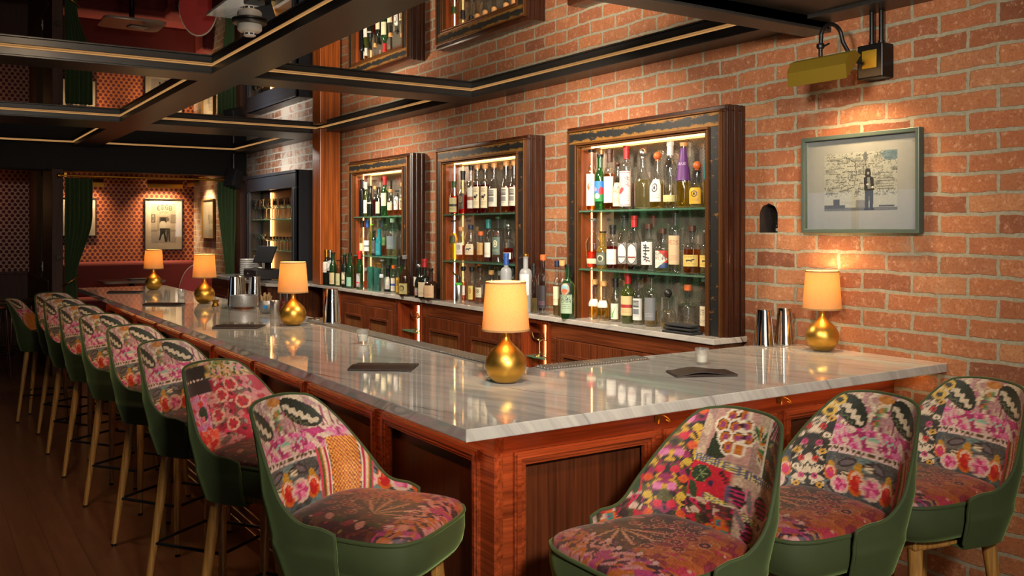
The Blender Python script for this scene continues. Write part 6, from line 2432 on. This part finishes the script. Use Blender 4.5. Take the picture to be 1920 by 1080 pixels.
# smoke detector on the ceiling mirror
t_ = thing('smoke_detector', 'white smoke detector hanging under the ceiling mirror', 'smoke detector', (1.285, 4.18, ZM))
MB().lathe([(.075, -.0005), (.078, -.004), (.078, -.010), (.072, -.014), (.054, -.016)], 40).build('base_ring', M['beam'], t_, smooth=40)
MB().lathe([(.052, -.012), (.055, -.018), (.055, -.040), (.045, -.050), (.028, -.052)], 40).build('body', M['whiteplastic'], t_, smooth=40)
b = MB().lathe([(.027, -.050), (.028, -.053), (.028, -.066), (.022, -.070), (.003, -.071)], 32)
b.build('sensor', M['whiteplastic'], t_, smooth=40)
b = MB()
for k in range(8):
    a = k * PI / 4
    b.box(-.007, .007, .0275, .0290, -.064, -.056)
    vs = b.v[-8:]
    b.v[-8:] = [(x * math.cos(a) - y * math.sin(a), x * math.sin(a) + y * math.cos(a), z) for x, y, z in vs]
b.build('vent_slot', M['blackplastic'], t_, smooth=0)

# ------------------------------------------------------------------ the alcove
rod = thing('curtain_rod', 'brass curtain rod across the alcove opening', 'curtain rod', (0, 10.93, 2.165))
MB().tube([(1.30, 0, 0), (3.24, 0, 0)], .012, 14).build('pole', M['brass'], rod, smooth=50)
for x in (1.30, 3.24):
    e = MB().lathe([(.010, -.02), (.022, -.014), (.024, 0), (.022, .014), (.010, .02)], 16)
    MB().add([(x + v[2], v[0], v[1]) for v in e.v], e.f).build('finial', M['brass'], rod, smooth=50)
b = MB()
for x in (1.36, 3.19):
    b.box(x - .012, x + .012, -.01, .055, -.012, .03)
b.build('bracket', M['brass'], rod, smooth=0)
rng = np.random.default_rng(3)
b = MB()
for x in list(np.linspace(1.375, 1.62, 9)) + list(np.linspace(2.99, 3.175, 7)):
    b.tube([(x, .02 * math.cos(a), .004 + .02 * math.sin(a)) for a in np.linspace(0, 2 * PI, 15)[:-1]], .003, 6, closed=True)
b.build('rings', M['brass'], rod)


def curtain_mat():
    t = NT('green_curtain')
    v = t.pos(scale=(40, 40, 1.2))
    nz = t.noise(v, 1.0, 3)
    c = t.mix(nz, L3(30, 46, 22), L3(60, 82, 40))
    return t.done(t.bsdf(c, .85, 0, None, Sheen_Weight=.4, Sheen_Tint=L3(120, 150, 90)))


M['curtain'] = curtain_mat()


def curtain(label, f0, f1, folds, z_tie, side):
    """f0/f1: left and right edge as functions of height; gathered at the tie"""
    t_ = thing('curtain', label, 'curtain', (0, 10.93, 0), 0, 'green curtains of the alcove')
    NU, NV = 90, 60
    b = MB()
    vs = []
    for j in range(NV):
        z = .02 + 2.118 * j / (NV - 1)
        x0, x1 = f0(z), f1(z)
        amp = .030 * (.45 + .55 * min(1, (x1 - x0) / .25))
        for i in range(NU):
            u = i / (NU - 1)
            vs.append((x0 + (x1 - x0) * u + .004 * math.sin(u * 37 + z * 3), amp * math.sin(u * folds * 2 * PI + .6 * math.sin(z * 2.5)) + .008 * math.sin(u * 61), z))
    fs = [(j * NU + i, j * NU + i + 1, (j + 1) * NU + i + 1, (j + 1) * NU + i) for j in range(NV - 1) for i in range(NU - 1)]
    o_ = b.add(vs, fs).build('cloth', M['curtain'], t_, smooth=80)
    s = o_.modifiers.new('thickness', 'SOLIDIFY')
    s.thickness = .006
    zt = z_tie
    xa, xb = f0(zt), f1(zt)
    pts = [((xa + xb) / 2 + ((xb - xa) / 2 + .02) * math.cos(a), .055 * math.sin(a), zt + .05 * math.cos(a) * side) for a in np.linspace(0, 2 * PI, 25)[:-1]]
    MB().tube(pts, .010, 8, closed=True).build('tie_back', M['brass'], t_, smooth=50)
    return t_


def sm(z, a, b_):
    t_ = min(1, max(0, (z - a) / (b_ - a)))
    return t_ * t_ * (3 - 2 * t_)


curtain('dark green curtain tied back at the left post of the alcove', lambda z: 1.36, lambda z: 1.47 + .16 * sm(z, 1.05, 1.75) + .06 * sm(-z, -1.0, -.3), 6, 1.03, 1)
curtain('dark green curtain hanging at the right side of the alcove by the brick wall', lambda z: 2.985 + .10 * (1 - sm(z, 1.0, 2.0)), lambda z: 3.185 + .012 * math.sin(z * 4), 5, .70, -1)
# tie hook and socket on the left post and partition
t_ = thing('tieback_holder', 'glass tie-back knob on the left post of the alcove', 'knob', (1.290, 10.988, 1.28))
e = MB().lathe([(.012, 0), (.010, .02), (.030, .03), (.034, .045), (.022, .058), (.002, .06)], 20)
MB().add([(v[0], -v[2], v[1]) for v in e.v], e.f).build('knob', M['clear'], t_, smooth=50)
t_ = thing('light_switch', 'small pale light switch on the partition left of the alcove', 'switch', (1.2275, 11.75, 1.16))
MB().box(-.008, 0, -.035, .035, -.055, .055).build('plate', M['whiteplastic'], t_, smooth=0, bevel=.003)
MB().box(-.014, -.008, -.008, .008, -.016, .016).build('toggle', M['whiteplastic'], t_, smooth=0, bevel=.002)

# banquette along the back wall and the brick wall
bq = thing('banquette', 'red velvet banquette along the back of the alcove', 'banquette', (2.32, YB - .004, .201))
MB().box(-1.01, 1.02, -.58, 0, 0, .34).build('plinth', M['red_velvet'], bq, smooth=0, bevel=.01)
MB().box(-1.01, 1.02, -.62, -.12, .34, .48).build('seat', M['red_velvet'], bq, smooth=0, bevel=.04, seg=4)
MB().box(-1.01, 1.02, -.16, 0, .46, .945).build('backrest', M['red_velvet'], bq, smooth=0, bevel=.05, seg=4)
bq2 = thing('banquette', 'red velvet bench along the brick wall side of the alcove', 'banquette', (WX - .004, 12.0, .201))
MB().box(-.50, 0, .42, .86, 0, .34).build('plinth', M['red_velvet'], bq2, smooth=0, bevel=.01)
MB().box(-.54, -.10, .42, .86, .34, .48).build('seat', M['red_velvet'], bq2, smooth=0, bevel=.04, seg=4)
MB().box(-.14, 0, .42, .86, .46, .93).build('backrest', M['red_velvet'], bq2, smooth=0, bevel=.05, seg=4)

tb = thing('alcove_table', 'pale stone-topped table with rounded corners in the alcove', 'table', (2.26, 12.15, .2005))
M['tabletop'] = plain('pale_table_stone', L3(150, 134, 120), .12, var=.12, bscale=6)
rc = []
for cx_, cy_, a0 in ((.26, .22, 0), (-.26, .22, 90), (-.26, -.22, 180), (.26, -.22, 270)):
    for k in range(6):
        a = R(a0 + k * 18)
        rc.append((cx_ + .10 * math.cos(a), cy_ + .10 * math.sin(a)))
MB().prism(rc, 2, .725, .755).build('table_top', M['tabletop'], tb, smooth=0, bevel=.004)
MB().lathe([(.22, 0), (.22, .012), (.05, .03), (.032, .06), (.032, .70), (.09, .725)], 28).build('pedestal', M['blacksteel'], tb, smooth=40)
mn = thing('menu_folder', 'dark menu lying on the alcove table', 'menu', (2.34, 12.22, .9562), R(10), 'dark leather menu folders')
MB().box(-.11, .11, -.08, .08, 0, .008).build('cover', M['leather'], mn, smooth=0, bevel=.002)
MB().box(-.105, .108, -.078, .078, .008, .011).build('page', M['paper'], mn, smooth=0)


def alcove_chair(x, y, rot, label):
    t_ = thing('dining_chair', label, 'chair', (x, y, .2005), rot, 'red chairs in the alcove')
    MB().box(-.22, .22, -.22, .22, .42, .49).build('seat', M['red_leather'], t_, smooth=0, bevel=.025, seg=3)
    for sx in (-1, 1):
        for sy in (-1, 1):
            MB().tube([(sx * .18, sy * .18, .42), (sx * .21, sy * .21, 0)], [.019, .012], 12).build('leg', M['walnut_v'], t_, smooth=50)
    b = MB()
    out = []
    for k in range(25):
        a = PI * k / 24
        out.append((.215 * math.cos(a), .60 + .36 * math.sin(a)))
    poly_ = [(.19, .46)] + out + [(-.19, .46)]
    MB().prism(poly_, 0, -.24, -.20).build('backrest', M['red_leather'], t_, smooth=0, bevel=.012)
    MB().tube([(-.20, p[0] * 1.01, p[1] + .003) for p in poly_], .010, 8).build('welting', M['cream_trim'], t_, smooth=50)
    b = MB()
    for s in (-1, 1):
        b.tube([(-.20, s * .20, .68), (.0, s * .235, .69), (.14, s * .225, .67)], .014, 10)
        b.tube([(.12, s * .225, .67), (.15, s * .21, .45)], .011, 10)
    b.build('arm', M['cream_trim'], t_, smooth=50)
    return t_


alcove_chair(2.93, 11.52, R(70), 'red chair with pale piping behind the third gold lamp, at the alcove table')

# dark round bar stools in the shadow of the passage on the left
def dark_stool(label):
    t_ = thing('round_stool', label, 'bar stool', group='round dark stools in the passage')
    MB().lathe([(.19, .74), (.205, .752), (.205, .785), (.19, .80), (.02, .806)], 36).build('seat', M['leather'], t_, smooth=40)
    MB().lathe([(.206, .757), (.209, .76), (.209, .772), (.206, .775)], 36, cap0=False, cap1=False).build('seat_band', M['copper'], t_, smooth=40)
    for k in range(4):
        a = PI / 4 + k * PI / 2
        MB().tube([(.15 * math.cos(a), .15 * math.sin(a), .742), (.21 * math.cos(a), .21 * math.sin(a), .002)], [.013, .009], 10).build('leg', M['walnut_v'], t_, smooth=50)
    MB().tube([(.189 * math.cos(a), .189 * math.sin(a), .26) for a in np.linspace(0, 2 * PI, 33)[:-1]], .008, 8, closed=True).build('foot_rail', M['blacksteel'], t_, smooth=50)
    return t_


ds = dark_stool('dark round stool in the passage, the one nearer the picture edge')
ds.location = (.70, 11.15, 0)
dup(ds, (.95, 11.6, 0), .4, 'dark round stool in the passage, the one nearer the floral stools', 'round dark stools in the passage')
dup(ds, (.55, 12.3, 0), .4, 'dark round stool in the passage, against the dotted wallpaper', 'round dark stools in the passage')
# warm wall light in the passage, beyond the picture edge
l = bpy.data.lights.new('passage_light', 'POINT')
l.energy = 1.3
l.color = (1, .5, .2)
l.shadow_soft_size = .05
lo = bpy.data.objects.new('passage_light', l)
col.objects.link(lo)
lo.location = (.55, 13.2, 1.95)
